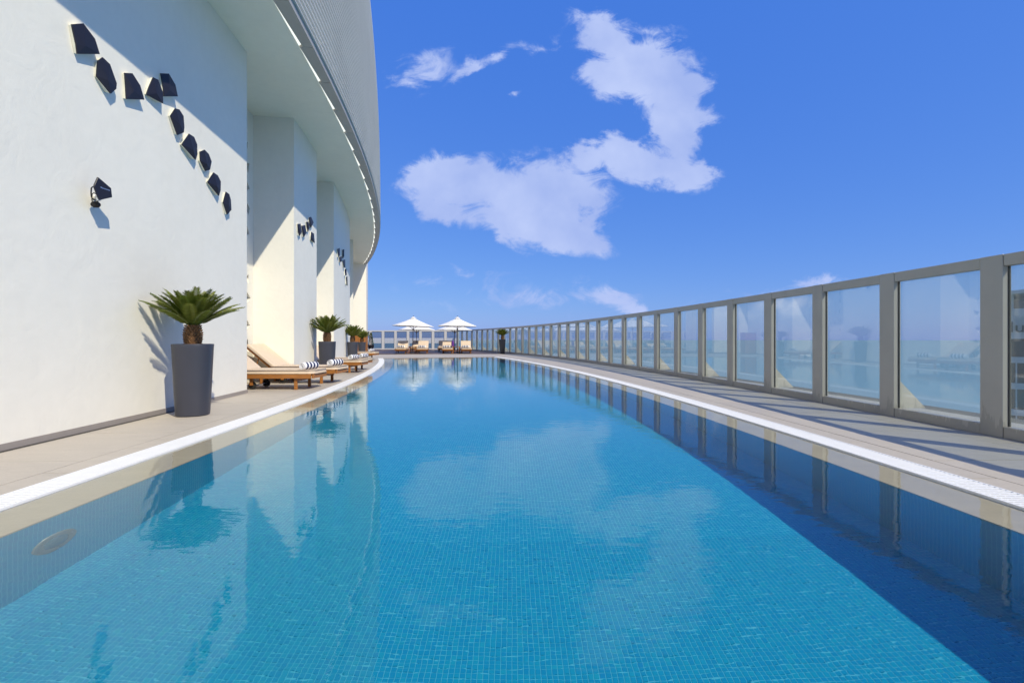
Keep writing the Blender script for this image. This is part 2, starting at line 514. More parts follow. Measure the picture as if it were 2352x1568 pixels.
def pane_mat(name, tintc, ior=1.5, boost=1.0):
    m = bpy.data.materials.new(name); m.use_nodes = True
    t = m.node_tree; n = t.nodes; l = t.links; n.clear()
    out = n.new('ShaderNodeOutputMaterial')
    tr = n.new('ShaderNodeBsdfTransparent'); tr.inputs['Color'].default_value = (*tintc, 1)
    gs = n.new('ShaderNodeBsdfGlossy'); gs.inputs['Roughness'].default_value = 0.0
    lw = n.new('ShaderNodeLayerWeight'); lw.inputs['Blend'].default_value = 0.5
    pw = n.new('ShaderNodeMath'); pw.operation = 'POWER'; pw.inputs[1].default_value = 5.0
    l.new(lw.outputs['Facing'], pw.inputs[0])
    mu = n.new('ShaderNodeMath'); mu.operation = 'MULTIPLY_ADD'; mu.use_clamp = True; mu.inputs[1].default_value = 1.0 - boost; mu.inputs[2].default_value = boost
    l.new(pw.outputs[0], mu.inputs[0])
    mx = n.new('ShaderNodeMixShader')
    df = n.new('ShaderNodeBsdfDiffuse'); df.inputs['Color'].default_value = (0.72, 0.78, 0.76, 1)
    tl = n.new('ShaderNodeBsdfTranslucent'); tl.inputs['Color'].default_value = (0.72, 0.78, 0.76, 1)
    m2 = n.new('ShaderNodeMixShader'); m2.inputs[0].default_value = 0.5
    l.new(df.outputs[0], m2.inputs[1]); l.new(tl.outputs[0], m2.inputs[2])
    m3 = n.new('ShaderNodeMixShader'); m3.inputs[0].default_value = 0.07
    l.new(tr.outputs[0], m3.inputs[1]); l.new(m2.outputs[0], m3.inputs[2])
    l.new(mu.outputs[0], mx.inputs[0]); l.new(m3.outputs[0], mx.inputs[1]); l.new(gs.outputs[0], mx.inputs[2])
    l.new(mx.outputs[0], out.inputs['Surface'])
    return m
M['pane'] = pane_mat('fence_glass', (0.90, 0.945, 0.93), 1.5, 0.085)
M['far_pane'] = pane_mat('grey_glass', (0.62, 0.66, 0.70), 1.5, 0.05)

def frosted():
    m = Mat('frosted_film', (0.72, 0.73, 0.76), 0.6)
    uv = m.node('ShaderNodeTexCoord').outputs['UV']
    v = m.node('ShaderNodeTexVoronoi'); v.inputs['Scale'].default_value = 1.0; v.inputs['Randomness'].default_value = 0.0
    mp = m.node('ShaderNodeMapping'); mp.inputs['Scale'].default_value = (13, 9, 1); m.l.new(uv, mp.inputs['Vector']); m.l.new(mp.outputs[0], v.inputs['Vector'])
    f = m.math('LESS_THAN', v.outputs['Distance'], 0.3)
    tr = m.node('ShaderNodeBsdfTransparent')
    mx = m.node('ShaderNodeMixShader'); m.l.new(m.math('ADD', m.math('MULTIPLY', f, 0.45), 0.30), mx.inputs[0])
    m.l.new(m.b.outputs[0], mx.inputs[1]); m.l.new(tr.outputs[0], mx.inputs[2]); m.l.new(mx.outputs[0], m.n['Material Output'].inputs['Surface'])
    return m.m
M['frosted'] = frosted()

def towel_mat():
    m = Mat('striped_towel', (0.82, 0.82, 0.84), 0.95)
    x = m.node('ShaderNodeSeparateXYZ'); m.l.new(m.node('ShaderNodeTexCoord').outputs['Object'], x.inputs[0])
    f = m.math('FRACT', m.math('MULTIPLY', m.math('ADD', x.outputs[1], 0.5), 1 / 0.10))
    s = m.math('MULTIPLY', m.math('GREATER_THAN', f, 0.46), m.math('LESS_THAN', m.math('ABSOLUTE', m.math('SUBTRACT', x.outputs[1], 0.0)), 0.20))
    m.col(m.mix(s, (0.82, 0.82, 0.84), (0.014, 0.022, 0.085)))
    m.bump(m.noise(m.coord('Object'), 260, 3), 0.5, 0.004)
    return m.m
M['towel'] = towel_mat()
M['rim'] = varied('lamp_rim', (0.20, 0.25, 0.27), 0.3, .06, 30)
M['lens'] = varied('lamp_lens', (0.07, 0.17, 0.24), 0.15, .05, 30)
def sea_mat():
    m = Mat('sea_water', (0.15, 0.28, 0.33), 0.45, 0, 0.5)
    m.bump(m.noise(m.coord('World', (1, 1.6, 1)), 0.05, 6, 0.6), 0.35, 4.0)
    return m.m
M['sea'] = sea_mat()

# ------------------------------------------------------------------ setting: sea, terrace slab, pool shell
A0 = -0.115                                       # behind the camera
AE = 0.3047                                       # far end of the pool
AEND = 0.60
bm = MB()
ring = []
for rad in (0, 900, 4000, 15000, 45000):
    ring.append(rad)
vs = [(0, 0, -68)]; fs = []
nn = 48
for rad in ring[1:]:
    for j in range(nn):
        t = 2 * math.pi * j / nn
        vs.append((rad * math.cos(t), rad * math.sin(t), -68))
for j in range(nn): fs.append((0, 1 + j, 1 + (j + 1) % nn))
for k in range(len(ring) - 2):
    for j in range(nn):
        a = 1 + k * nn; b = a + nn
        fs.append((a + j, b + j, b + (j + 1) % nn, a + (j + 1) % nn))
sea = MB().add(vs, fs).build('sea', M['sea']); tag(sea, kind='structure')

RL_IN, RL_OUT = -2.97, -3.22                      # left drain grate (pool side, wall side)
RR_IN, RR_OUT = 3.08, 3.34                        # right drain grate
LEDGE = 0.37
POOL_L, POOL_R = RL_IN + LEDGE, RR_IN - LEDGE     # mosaic walls
WZ = -0.012                                       # water level
DEPTH = -1.0
JZ = -0.006                                       # mortar bed under the slabs

base = MB()
base.sector(-12, RL_OUT, A0, AEND, -0.5, JZ, 80)
base.sector(RR_OUT, 6.6, A0, AEND, -0.5, JZ, 80)
base.sector(RL_OUT, RR_OUT, AE, AEND, -0.5, JZ, 40)
base.sector(RL_OUT, RR_OUT, A0 - 0.03, A0, -0.5, JZ, 4)
deck = base.build('deck', M['joint']); tag(deck, kind='structure')
tower = MB().sector(-14, 6.5, A0 - 0.03, AEND, -68, -1.6, 60).build('podium', M['plaster']); tag(tower, kind='structure')

def slab_ring(r0, r1, a0, a1, length, offs=0.0, gap=0.009):
    rm = 85 + (r0 + r1) / 2
    n = max(1, round((a1 - a0) * rm / length))
    da = (a1 - a0) / n
    g = gap / rm / 2
    for i in range(n):
        b0, b1 = a0 + (i + offs) * da + g, a0 + (i + 1 + offs) * da - g
        zt = random.uniform(-0.0008, 0.0008)
        MB().sector(r0 + gap / 2, r1 - gap / 2, b0, b1, JZ - 0.02, zt, 2).build('slab', M['stone'], deck)
slab_ring(-3.44, RL_OUT, -0.03, AE + 0.075, 1.2)
slab_ring(-4.40, -3.44, -0.03, AE + 0.075, 1.2, .3)
slab_ring(-5.50, -4.40, 0.09, AE + 0.075, 1.2, .1)
slab_ring(RR_OUT, 3.56, -0.03, AE + 0.075, 1.2)
slab_ring(3.56, 4.75, -0.03, AE + 0.075, 1.2, .4)
slab_ring(4.75, 6.2, -0.03, AE + 0.075, 1.2, .1)
for k in range(5):
    r0 = RL_OUT + (RR_OUT - RL_OUT) * k / 5; r1 = RL_OUT + (RR_OUT - RL_OUT) * (k + 1) / 5
    slab_ring(r0, r1, AE + 0.0036, AE + 0.075, 1.2)

# submerged stone ledge round the pool
def ledge(r0, r1, a0, a1, n):
    m = MB().sector(r0, r1, a0, a1, -0.20, -0.030, n)
    return m
lg = MB()
lg.sector(RL_IN - 0.02, POOL_L, A0, AE, -0.20, -0.030, 70)
lg.sector(POOL_R, RR_IN + 0.02, A0, AE, -0.20, -0.030, 70)
lg.sector(POOL_L, POOL_R, AE - 0.28 / 88, AE + .0036, -0.20, -0.032, 12)
lo = lg.build('pool_ledge', M['ledge']); tag(lo, kind='structure')

# mosaic shell with a UV map in metres
def uv_mesh(name, quads, mat):
    me = bpy.data.meshes.new(name)
    vs, fs, us = [], [], []
    for q in quads:
        o = len(vs)
        for (p, uv) in q:
            vs.append(tuple(p)); us.append(uv)
        fs.append(tuple(range(o, o + len(q))))
    me.from_pydata(vs, [], fs)
    ul = me.uv_layers.new(name='UVMap')
    for lp in me.loops:
        ul.data[lp.index].uv = us[lp.vertex_index]
    me.materials.append(mat)
    return me
N = 90
quads = []
AF = AE - 0.28 / 88
for i in range(N):
    a, b = A0 + (AF - A0) * i / N, A0 + (AF - A0) * (i + 1) / N
    for (r, flip) in ((POOL_L, False), (POOL_R, True)):
        L0, L1 = a * (85 + r), b * (85 + r)
        q = [(PT(r, a, DEPTH), (L0, 0)), (PT(r, b, DEPTH), (L1, 0)), (PT(r, b, -0.19), (L1, .96)), (PT(r, a, -0.19), (L0, .96))]
        quads.append(q[::-1] if flip else q)
        z1 = -0.19
    p = [PT(POOL_L, a, DEPTH), PT(POOL_R, a, DEPTH), PT(POOL_R, b, DEPTH), PT(POOL_L, b, DEPTH)]
    quads.append([(c, (c.x, c.y)) for c in p])
for a, fl in ((A0, False), (AF, True)):
    q = [(PT(POOL_L, a, DEPTH), (0, 0)), (PT(POOL_R, a, DEPTH), (POOL_R - POOL_L, 0)), (PT(POOL_R, a, -0.19), (POOL_R - POOL_L, .96)), (PT(POOL_L, a, -0.19), (0, .96))]
    quads.append(q if fl else q[::-1])
# top course between -0.19 and the ledge (the ledge's own side is stone, the tile runs right up to its lip)
for i in range(N):
    a, b = A0 + (AF - A0) * i / N, A0 + (AF - A0) * (i + 1) / N
    for r, s in ((POOL_L, 1), (POOL_R, -1)):
        rr = r + s * 0.004
        L0, L1 = a * (85 + rr), b * (85 + rr)
        q = [(PT(rr, a, -0.195), (L0, .955)), (PT(rr, b, -0.195), (L1, .955)), (PT(rr, b, -0.045), (L1, 1.105)), (PT(rr, a, -0.045), (L0, 1.105))]
        quads.append(q if s > 0 else q[::-1])
basin = link('pool_basin', uv_mesh('pool_basin', quads, M['mosaic'])); tag(basin, kind='structure')

# the mosaic pieces nearest the camera stand proud of the joints: 300 single tiles, the rest of that patch in one piece
P = 0.027
def tile_quads(ix, iy):
    g = 0.0016
    x0, x1, y0, y1 = ix * P + g, (ix + 1) * P - g, iy * P + g, (iy + 1) * P - g
    z0, z1 = DEPTH - 0.002, DEPTH + 0.0022 + random.uniform(-.0006, .0006)
    b = [(x0, y0, z0), (x1, y0, z0), (x1, y1, z0), (x0, y1, z0)]
    t = [(x0 + .0008, y0 + .0008, z1), (x1 - .0008, y0 + .0008, z1), (x1 - .0008, y1 - .0008, z1), (x0 + .0008, y1 - .0008, z1)]
    u = ((ix + .5) * P, (iy + .5) * P)
    w = lambda p: (p, ((ix + .5) * P + (p[0] - u[0]) * .9, (iy + .5) * P + (p[1] - u[1]) * .9))
    qs = [[w(p) for p in t]]
    for k in range(4):
        k2 = (k + 1) % 4
        qs.append([w(b[k]), w(b[k2]), w(t[k2]), w(t[k])])
    return qs
near_cells, rest = [], []
for iy in range(int(1.62 / P), int(3.3 / P)):
    for ix in range(int(-2.45 / P), int(2.5 / P)):
        if abs(ix * P) < iy * P * 1.15:
            rest.append((ix, iy))
rest.sort(key=lambda c: (c[1] * P - 2.15) ** 2 * 3 + (c[0] * P - 0.2) ** 2 if c[1] * P > 2.0 else 99)
for c in rest[:300]:
    link('tile', uv_mesh('tile', tile_quads(*c), M['mosaic']), basin)
allq = []
for c in rest[300:]:
    allq += tile_quads(*c)
tp = link('tile_field', uv_mesh('tile_field', allq, M['mosaic']), basin); tag(tp, kind='stuff')

# water surface
wm = MB()
NW = 80
vs, fs = [], []
for i in range(NW + 1):
    a = A0 + (AE + 0.0036 - A0) * i / NW
    for k in range(9):
        vs.append(PT(RL_IN - 0.0 + (RR_IN - RL_IN) * k / 8, a, WZ))
for i in range(NW):
    for k in range(8):
        o = i * 9 + k
        fs.append((o, o + 1, o + 10, o + 9))
water = wm.add(vs, fs).build('water', M['water'], smooth=180); tag(water, kind='structure')
if water.data.polygons[0].normal.z < 0:
    water.data.flip_normals()
water.cycles.is_caustics_caster = True
for o in bpy.data.objects:
    if o.name.startswith(('pool_basin', 'tile', 'pool_ledge')):
        o.cycles.is_caustics_receiver = True

# underwater lamp on the left pool wall
def ring_on_wall(name, D, z, parentless=True):
    a = AD(POOL_L, D)
    root = empty('underwater_lamp', PT(POOL_L, a, z), a)
    prof = [(0.0, 0.002), (0.085, 0.0), (0.088, 0.010), (0.118, 0.012), (0.132, 0.008), (0.135, 0.0)]
    Mx = Matrix.Rotation(R(90), 4, 'Y')
    MB().lathe(prof[2:], 36, M=Mx).build('rim', M['rim'], root, smooth=40)
    MB().lathe([(0.0, 0.034), (0.045, 0.029), (0.075, 0.014), (0.084, 0.0)], 36, M=Mx).build('lens', M['lens'], root, smooth=40)
    for k in range(3):
        t = k * 2.094 + .5
        MB().lathe([(0.0, .024), (.007, .023), (.008, .018)], 8, c=(0, math.cos(t) * .1, math.sin(t) * .1), M=Mx).build('screw', M['steel'], root)
    for o in bpy.data.objects:
        if o.parent == root: o.cycles.is_caustics_receiver = True
    tag(root, 'round grey rimmed underwater lamp set in the mosaic pool wall', 'pool lamp')
ring_on_wall('lamp', 2.72, -0.50)

# drain grates: a frame and its cross bars
def grate(r0, r1, label):
    root = empty('drain_grate', PT((r0 + r1) / 2, 0.02, 0))
    inv = root.location
    def fix(m):
        m.v = [tuple(Vector(p) - inv) for p in m.v]; return m
    ch = MB().sector(r0, r1, -0.03, AE + 0.003, -0.10, -0.052, 60)
    fix(ch).build('channel', M['channel'], root)
    fr = MB()
    fr.sector(r0, r0 + 0.012, -0.03, AE + 0.003, -0.05, 0.003, 60)
    fr.sector(r1 - 0.012, r1, -0.03, AE + 0.003, -0.05, 0.003, 60)
    fix(fr).build('frame', M['grate'], root)
    b = MB()
    pitch = 0.034
    n = int((AE + 0.003 + 0.03) * 85 / pitch)
    for i in range(n):
        a = -0.03 + (i + .5) * pitch / 85
        b.sector(r0 + 0.013, r1 - 0.013, a - 0.0082 / 85, a + 0.0082 / 85, -0.0035, 0.002, 1)
    for k in range(3):
        rr = r0 + (r1 - r0) * (k + 1) / 4
        b.sector(rr - 0.004, rr + 0.004, -0.03, AE + 0.003, -0.024, -0.0045, 60)
    tag(fix(b).build('bars', M['grate'], root), kind='stuff')
    tag(root, label, 'drain grate')
grate(RL_OUT, RL_IN, 'white slotted overflow grate along the pool edge below the white wall')
grate(RR_IN, RR_OUT, 'white slotted overflow grate along the pool edge below the glass fence')

# wooden sun deck beyond the pool
wd = MB()
y = 31.9
while y < 46.0:
    xe = -89.1135 + math.sqrt(94.117 ** 2 - (y - 2.16) ** 2) + 0.05
    x0 = -17.0
    while x0 < xe - 0.05:
        x1 = min(x0 + random.uniform(2.0, 3.4), xe)
        wd.box(((x0 + x1) / 2, y + 0.066, 0.004), (x1 - x0 - 0.006, 0.132, 0.02))
        x0 = x1
    y += 0.138
wdo = wd.build('wood_deck', M['deck_wood']); tag(wdo, kind='structure')

# ------------------------------------------------------------------ hotel building
SZ = 6.35                                          # soffit height
RW = -4.47                                         # pool face of the piers
RB = -5.45                                         # back of the recesses
bld = empty('hotel_building', PT(-6.0, 0.05, 0))
BO = Vector(bld.location)
def bpart(mb, name, mat, smooth=None, parent=None, bevel=0):
    mb.v = [tuple(Vector(p) - BO) for p in mb.v]
    return mb.build(name, mat, parent or bld, smooth, bevel)
def dang(D): return AD(RW, D)
PIERS = [(-9.0, 8.78), (11.38, 13.5), (16.05, 21.2), (25.3, 31.5)]
for i, (d0, d1) in enumerate(PIERS):
    n = max(3, int((d1 - d0) * 2))
    pier = bpart(MB().sector(-9.0, RW, dang(d0), dang(d1), 0.0, SZ + 0.03, n), 'wall_pier', M['plaster'], smooth=30)
    sk = MB().sector(RW + 0.001, RW + 0.014, dang(d0), dang(d1) + 0.00016, 0.0, 0.062, n)
    sk.sector(RB + 0.2, RW + 0.001, dang(d0) - 0.00016, dang(d0), 0.0, 0.062, 1)
    sk.sector(RB + 0.2, RW + 0.001, dang(d1), dang(d1) + 0.00016, 0.0, 0.062, 1)
    bpart(sk, 'skirting', M['skirting'])
# recess backs with triangular openings
def tri_screen(d0, d1, seed):
    rnd = random.Random(seed)
    a0, a1 = dang(d0), dang(d1)
    p0, p1 = PT(RB, a0, 0), PT(RB, a1, 0)
    L = (p1 - p0).length
    cu = bpy.data.curves.new('screen', 'CURVE'); cu.dimensions = '2D'; cu.fill_mode = 'BOTH'; cu.extrude = 0.06
    def loop(pts):
        sp = cu.splines.new('POLY'); sp.points.add(len(pts) - 1); sp.use_cyclic_u = True
        for q, (x, y) in zip(sp.points, pts): q.co = (x, y, 0, 1)
    loop([(0, 0), (L, 0), (L, SZ + .02), (0, SZ + .02)])
    step = 0.52
    for iz in range(int(SZ / step) - 1):
        for ix in range(int(L / step)):
            if rnd.random() < 0.18: continue
            cx = (ix + .5) * L / int(L / step) + rnd.uniform(-.05, .05); cz = .35 + iz * step + rnd.uniform(-.06, .06)
            s = rnd.uniform(.10, .19); t0 = rnd.uniform(0, 6.28)
            k = 3 if rnd.random() < .75 else 4
            loop([(cx + s * math.cos(t0 + j * 6.283 / k) * .8, cz + s * math.sin(t0 + j * 6.283 / k)) for j in range(k)])
    tmp = bpy.data.objects.new('screen_tmp', cu); COL.objects.link(tmp)
    bpy.context.view_layer.update()
    dg = bpy.context.evaluated_depsgraph_get()
    me = bpy.data.meshes.new_from_object(tmp.evaluated_get(dg))
    bpy.data.objects.remove(tmp)
    t = (p1 - p0).normalized()
    Mx = Matrix(((t.x, 0, t.y, p0.x - BO.x), (t.y, 0, -t.x, p0.y - BO.y), (0, 1, 0, 0), (0, 0, 0, 1)))
    me.transform(Mx)
    me.materials.clear(); me.materials.append(M['plaster'])
    link('perforated_screen', me, bld)
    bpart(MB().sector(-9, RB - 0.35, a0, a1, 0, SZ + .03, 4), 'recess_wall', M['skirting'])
for k, (i, j) in enumerate(((0, 1), (1, 2), (2, 3))):
    tri_screen(PIERS[i][1], PIERS[j][0], 5 + k)
AEB = 0.420                                        # end wall of the building
bpart(MB().sector(-9, RB, dang(31.5), AEB, 0, SZ + .03, 6), 'recess_wall', M['plaster'])
bpart(MB().sector(-9, -3.22, AEB, AEB + 0.012, 0, SZ + 0.02, 1), 'end_wall', M['plaster'])
# panelled end column
ec = PT(-3.5, AEB + 0.045, 0)
for k in range(5):
    z0 = k * 1.42
    bpart(MB().box((-11.75, 37.2, z0 + 0.705), (0.42, 0.9, 1.40)), 'column_panel', M['far_fence'])
# soffit
RS, RO = -3.43, -3.18
AT0, AT1 = -0.115, AEB + 0.012
bpart(MB().sector(-9.0, RS, AT0, AT1, SZ, SZ + 0.12, 90), 'soffit', M['soffit'], smooth=30)
# fascia: straight panels along the edge, and glowing strips standing in for sunlit gaps beside the soffit
pl = 1.2 / 81.7
nP = int((AT1 - AT0) / pl)
fas_root = None
for i in range(nP):
    a, b = AT0 + i * pl, AT0 + (i + 1) * pl
    g = 0.004 / 81.7
    m = MB()
    c0, c1 = PT(RS + 0.004, a + g), PT(RS + 0.062, b - g)
    d0, d1 = PT(RO, a + g), PT(RO, b - g)
    m.hexa([Vector((p.x, p.y, SZ - 0.02)) for p in (c0, d0, d1, c1)], [Vector((p.x, p.y, SZ + 0.10)) for p in (c0, d0, d1, c1)])
    bpart(m, 'fascia_panel', M['fascia'])
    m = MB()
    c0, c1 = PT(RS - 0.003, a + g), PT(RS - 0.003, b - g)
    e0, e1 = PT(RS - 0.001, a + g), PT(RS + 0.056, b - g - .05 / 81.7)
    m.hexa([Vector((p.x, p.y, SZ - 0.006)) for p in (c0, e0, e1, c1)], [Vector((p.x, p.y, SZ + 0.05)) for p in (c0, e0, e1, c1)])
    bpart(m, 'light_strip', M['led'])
# curved slatted facade above: it leans back as it rises
def lean(z):
    dz = max(z - SZ, 0)
    return 1.07 * (dz / 12.8) ** 2.6
ZT = 23.5
PITCH = 0.126
nS = int((ZT - SZ - 0.1) / PITCH)
bw = MB(); vs = []; fs = []
NB, NZ = 60, 24
for j in range(NZ + 1):
    z = SZ + 0.1 + (ZT - SZ - 0.1) * j / NZ
    for i in range(NB + 1):
        vs.append(PT(RO - 0.06 - lean(z), AT0 + (AT1 - AT0) * i / NB, z))
for j in range(NZ):
    for i in range(NB):
        o = j * (NB + 1) + i
        fs.append((o, o + 1, o + NB + 2, o + NB + 1))
bpart(bw.add(vs, fs), 'facade_backing', M['skirting'], smooth=60)
bpart(MB().sector(-9, RO - 0.06, AT1 - 0.0004, AT1, SZ + 0.1, SZ + 3, 1), 'facade_end', M['fascia'])
bpart(MB().sector(-9, RO - 0.7, AT1 - 0.0008, AT1 - .0004, SZ + 3, ZT - 6, 1), 'facade_end', M['fascia'])
bpart(MB().sector(-9.0, RO - 0.06 - lean(ZT), AT0, AT1, ZT - 0.1, ZT, 40), 'roof', M['fascia'])
for s in range(nS):
    z = SZ + 0.1 + s * PITCH
    r0, r1 = RO - lean(z), RO - lean(z + PITCH)
    prof = [(r0 - 0.02, z + 0.004), (r0 + 0.038, z + 0.002), (r0 + 0.038, z + 0.022), (r0 - 0.012, z + 0.030), (r1 - 0.016, z + PITCH - 0.002)]
    vs, fs = [], []
    for i in range(NB + 1):
        a = AT0 + (AT1 - AT0) * i / NB
        for (rr, zz) in prof: vs.append(PT(rr, a, zz))
    k = len(prof)
    for i in range(NB):
        for j in range(k - 1):
            o = i * k + j
            fs.append((o, o + k, o + k + 1, o + 1))
    bpart(MB().add(vs, fs), 'slat', M['slat'])
tag(bld, 'white curved hotel building with deep wall piers and a slatted grey upper facade', 'building')

# ------------------------------------------------------------------ faceted wall lamps
LAMPS1 = [
    [(440, 150), (512, 145), (583, 240), (612, 333), (475, 332), (467, 270)],
    [(600, 375), (630, 352), (675, 395), (716, 512), (713, 545), (680, 575), (592, 468)],
    [(765, 447), (812, 450), (860, 525), (885, 612), (775, 608), (770, 520)],
    [(940, 475), (970, 490), (998, 565), (1000, 635), (897, 580), (915, 530)],
    [(985, 450), (1035, 452), (1075, 520), (1090, 592), (1005, 592), (1002, 545)],
    [(1075, 665), (1100, 672), (1125, 712), (1130, 780), (1127, 812), (1088, 828), (1045, 710)],
    [(1160, 820), (1190, 840), (1208, 885), (1210, 945), (1200, 980), (1115, 885)],
    [(1225, 930), (1255, 918), (1280, 945), (1297, 990), (1287, 1040), (1260, 1048), (1228, 985)],
    [(1310, 1057), (1335, 1075), (1353, 1112), (1352, 1165), (1342, 1200), (1272, 1115)],
    [(1385, 1175), (1405, 1190), (1415, 1225), (1418, 1285), (1393, 1315), (1368, 1240)],
]
LAMPS2 = [
    [(497, 195), (520, 195), (530, 262), (512, 290), (500, 255)],
    [(528, 210), (556, 205), (567, 265), (546, 300), (536, 262)],
    [(566, 180), (582, 178), (592, 225), (578, 260), (570, 225)],
    [(588, 145), (603, 140), (622, 185), (602, 228), (590, 205)],
    [(605, 258), (625, 272), (632, 345), (600, 322), (602, 290)],
]
LAMPS3 = [
    [(810, 395), (828, 385), (829, 440), (819, 458)],
    [(849, 402), (863, 394), (863, 450), (851, 470)],
    [(824, 456), (845, 450), (844, 492), (830, 496)],
    [(851, 482), (870, 476), (873, 540), (861, 540)],
    [(868, 552), (880, 548), (883, 598), (872, 602)],
    [(878, 612), (888, 608), (890, 682), (882, 668)],
]
def wall_lamp(pix, label, group, seed):
    rnd = random.Random(seed)
    pr = [rnd.uniform(0.05, 0.075) for _ in pix]
    xs = [p[0] for p in pix]; ys = [p[1] for p in pix]
    x0, x1 = min(xs), max(xs)
    for i, p in enumerate(pix):                    # right flank stands out more
        pr[i] = 0.028 + 0.042 * (p[0] - x0) / (x1 - x0) + rnd.uniform(0, 0.015)
    front = [on_ring(p[0], p[1], RW + d) for p, d in zip(pix, pr)]
    c = sum(front, Vector()) / len(front)
    ang = math.atan2(c.y, c.x - CX)
    nrm = Vector((math.cos(ang), math.sin(ang), 0))
    root_p = Vector(PT(RW, ang, c.z))
    root = empty('wall_lamp', root_p)
    back = []
    for p in front:
        a = math.atan2(p.y, p.x - CX)
        q = PT(RW + 0.002, a, p.z)
        q = PT(RW + 0.002, ang, c.z) + (q - PT(RW + 0.002, ang, c.z)) * 0.93
        back.append(q)
    apex = c + nrm * 0.022 + Vector((0, 0, -0.06)) + (front[-1] - c) * 0.1
    n = len(front)
    fs = [(i, (i + 1) % n, n) for i in range(n)]
    rim = [p - nrm * 0.012 for p in front]
    m = MB().add([p - root_p for p in front] + [apex - root_p] + [p - root_p for p in rim],
                 fs + [(i, n + 1 + i, n + 1 + (i + 1) % n, (i + 1) % n) for i in range(n)])
    m.build('shell', M['charcoal'], root)
    rin = [c + (p - c) * 0.985 - nrm * 0.002 for p in rim]
    m = MB().add([p - root_p for p in rin] + [p - root_p for p in back], [(i, n + i, n + (i + 1) % n, (i + 1) % n) for i in range(n)] + [tuple(range(n))])
    m.build('body', M['lamp_side'], root)
    tag(root, label, 'wall lamp', group)
L1LAB = ['largest black faceted wall lamp, topmost of the diagonal row', 'black faceted wall lamp touching the lower corner of the topmost lamp', 'four sided black wall lamp standing clear in the upper row beside a pointed pair',
         'tilted black wall lamp overlapped by its neighbour in the upper row', 'black wall lamp at the end of the upper level row, over the falling row', 'rounded black wall lamp heading the steep falling row',
         'second black wall lamp of the steep falling row, with pointed left side', 'small black wall lamp touching the one above it, middle of the falling row', 'black wall lamp just above the lowest one of the falling row', 'lowest narrow black wall lamp of the falling row on the first wall']
for i, p in enumerate(LAMPS1):
    wall_lamp([(x * .375, y * .375) for x, y in p], L1LAB[i], 'faceted wall lamps on the first wall', 20 + i)
L2LAB = ['outermost lamp of the small cluster on the second pier, away from its far edge', 'four cornered lamp beside the outermost one of the cluster on the second pier', 'narrow lamp in the middle of the cluster on the second pier', 'highest lamp of the cluster on the second pier', 'lowest lamp of the cluster on the second pier, hanging below the others']
for i, p in enumerate(LAMPS2):
    wall_lamp([(539 + x * .29166, 457.3 + y * .29166) for x, y in p], L2LAB[i], 'faceted wall lamps on the second pier', 40 + i)
L3LAB = ['upper lamp on the third pier farther from its edge', 'upper tall lamp on the third pier nearer its edge', 'lamp tucked between the two upper ones on the third pier', 'fourth lamp down the third pier, above two small ones', 'small lamp just above the lowest on the third pier', 'lowest slim lamp on the third pier']
for i, p in enumerate(LAMPS3):
    wall_lamp([(539 + x * .29166, 457.3 + y * .29166) for x, y in p], L3LAB[i], 'faceted wall lamps on the third pier', 60 + i)

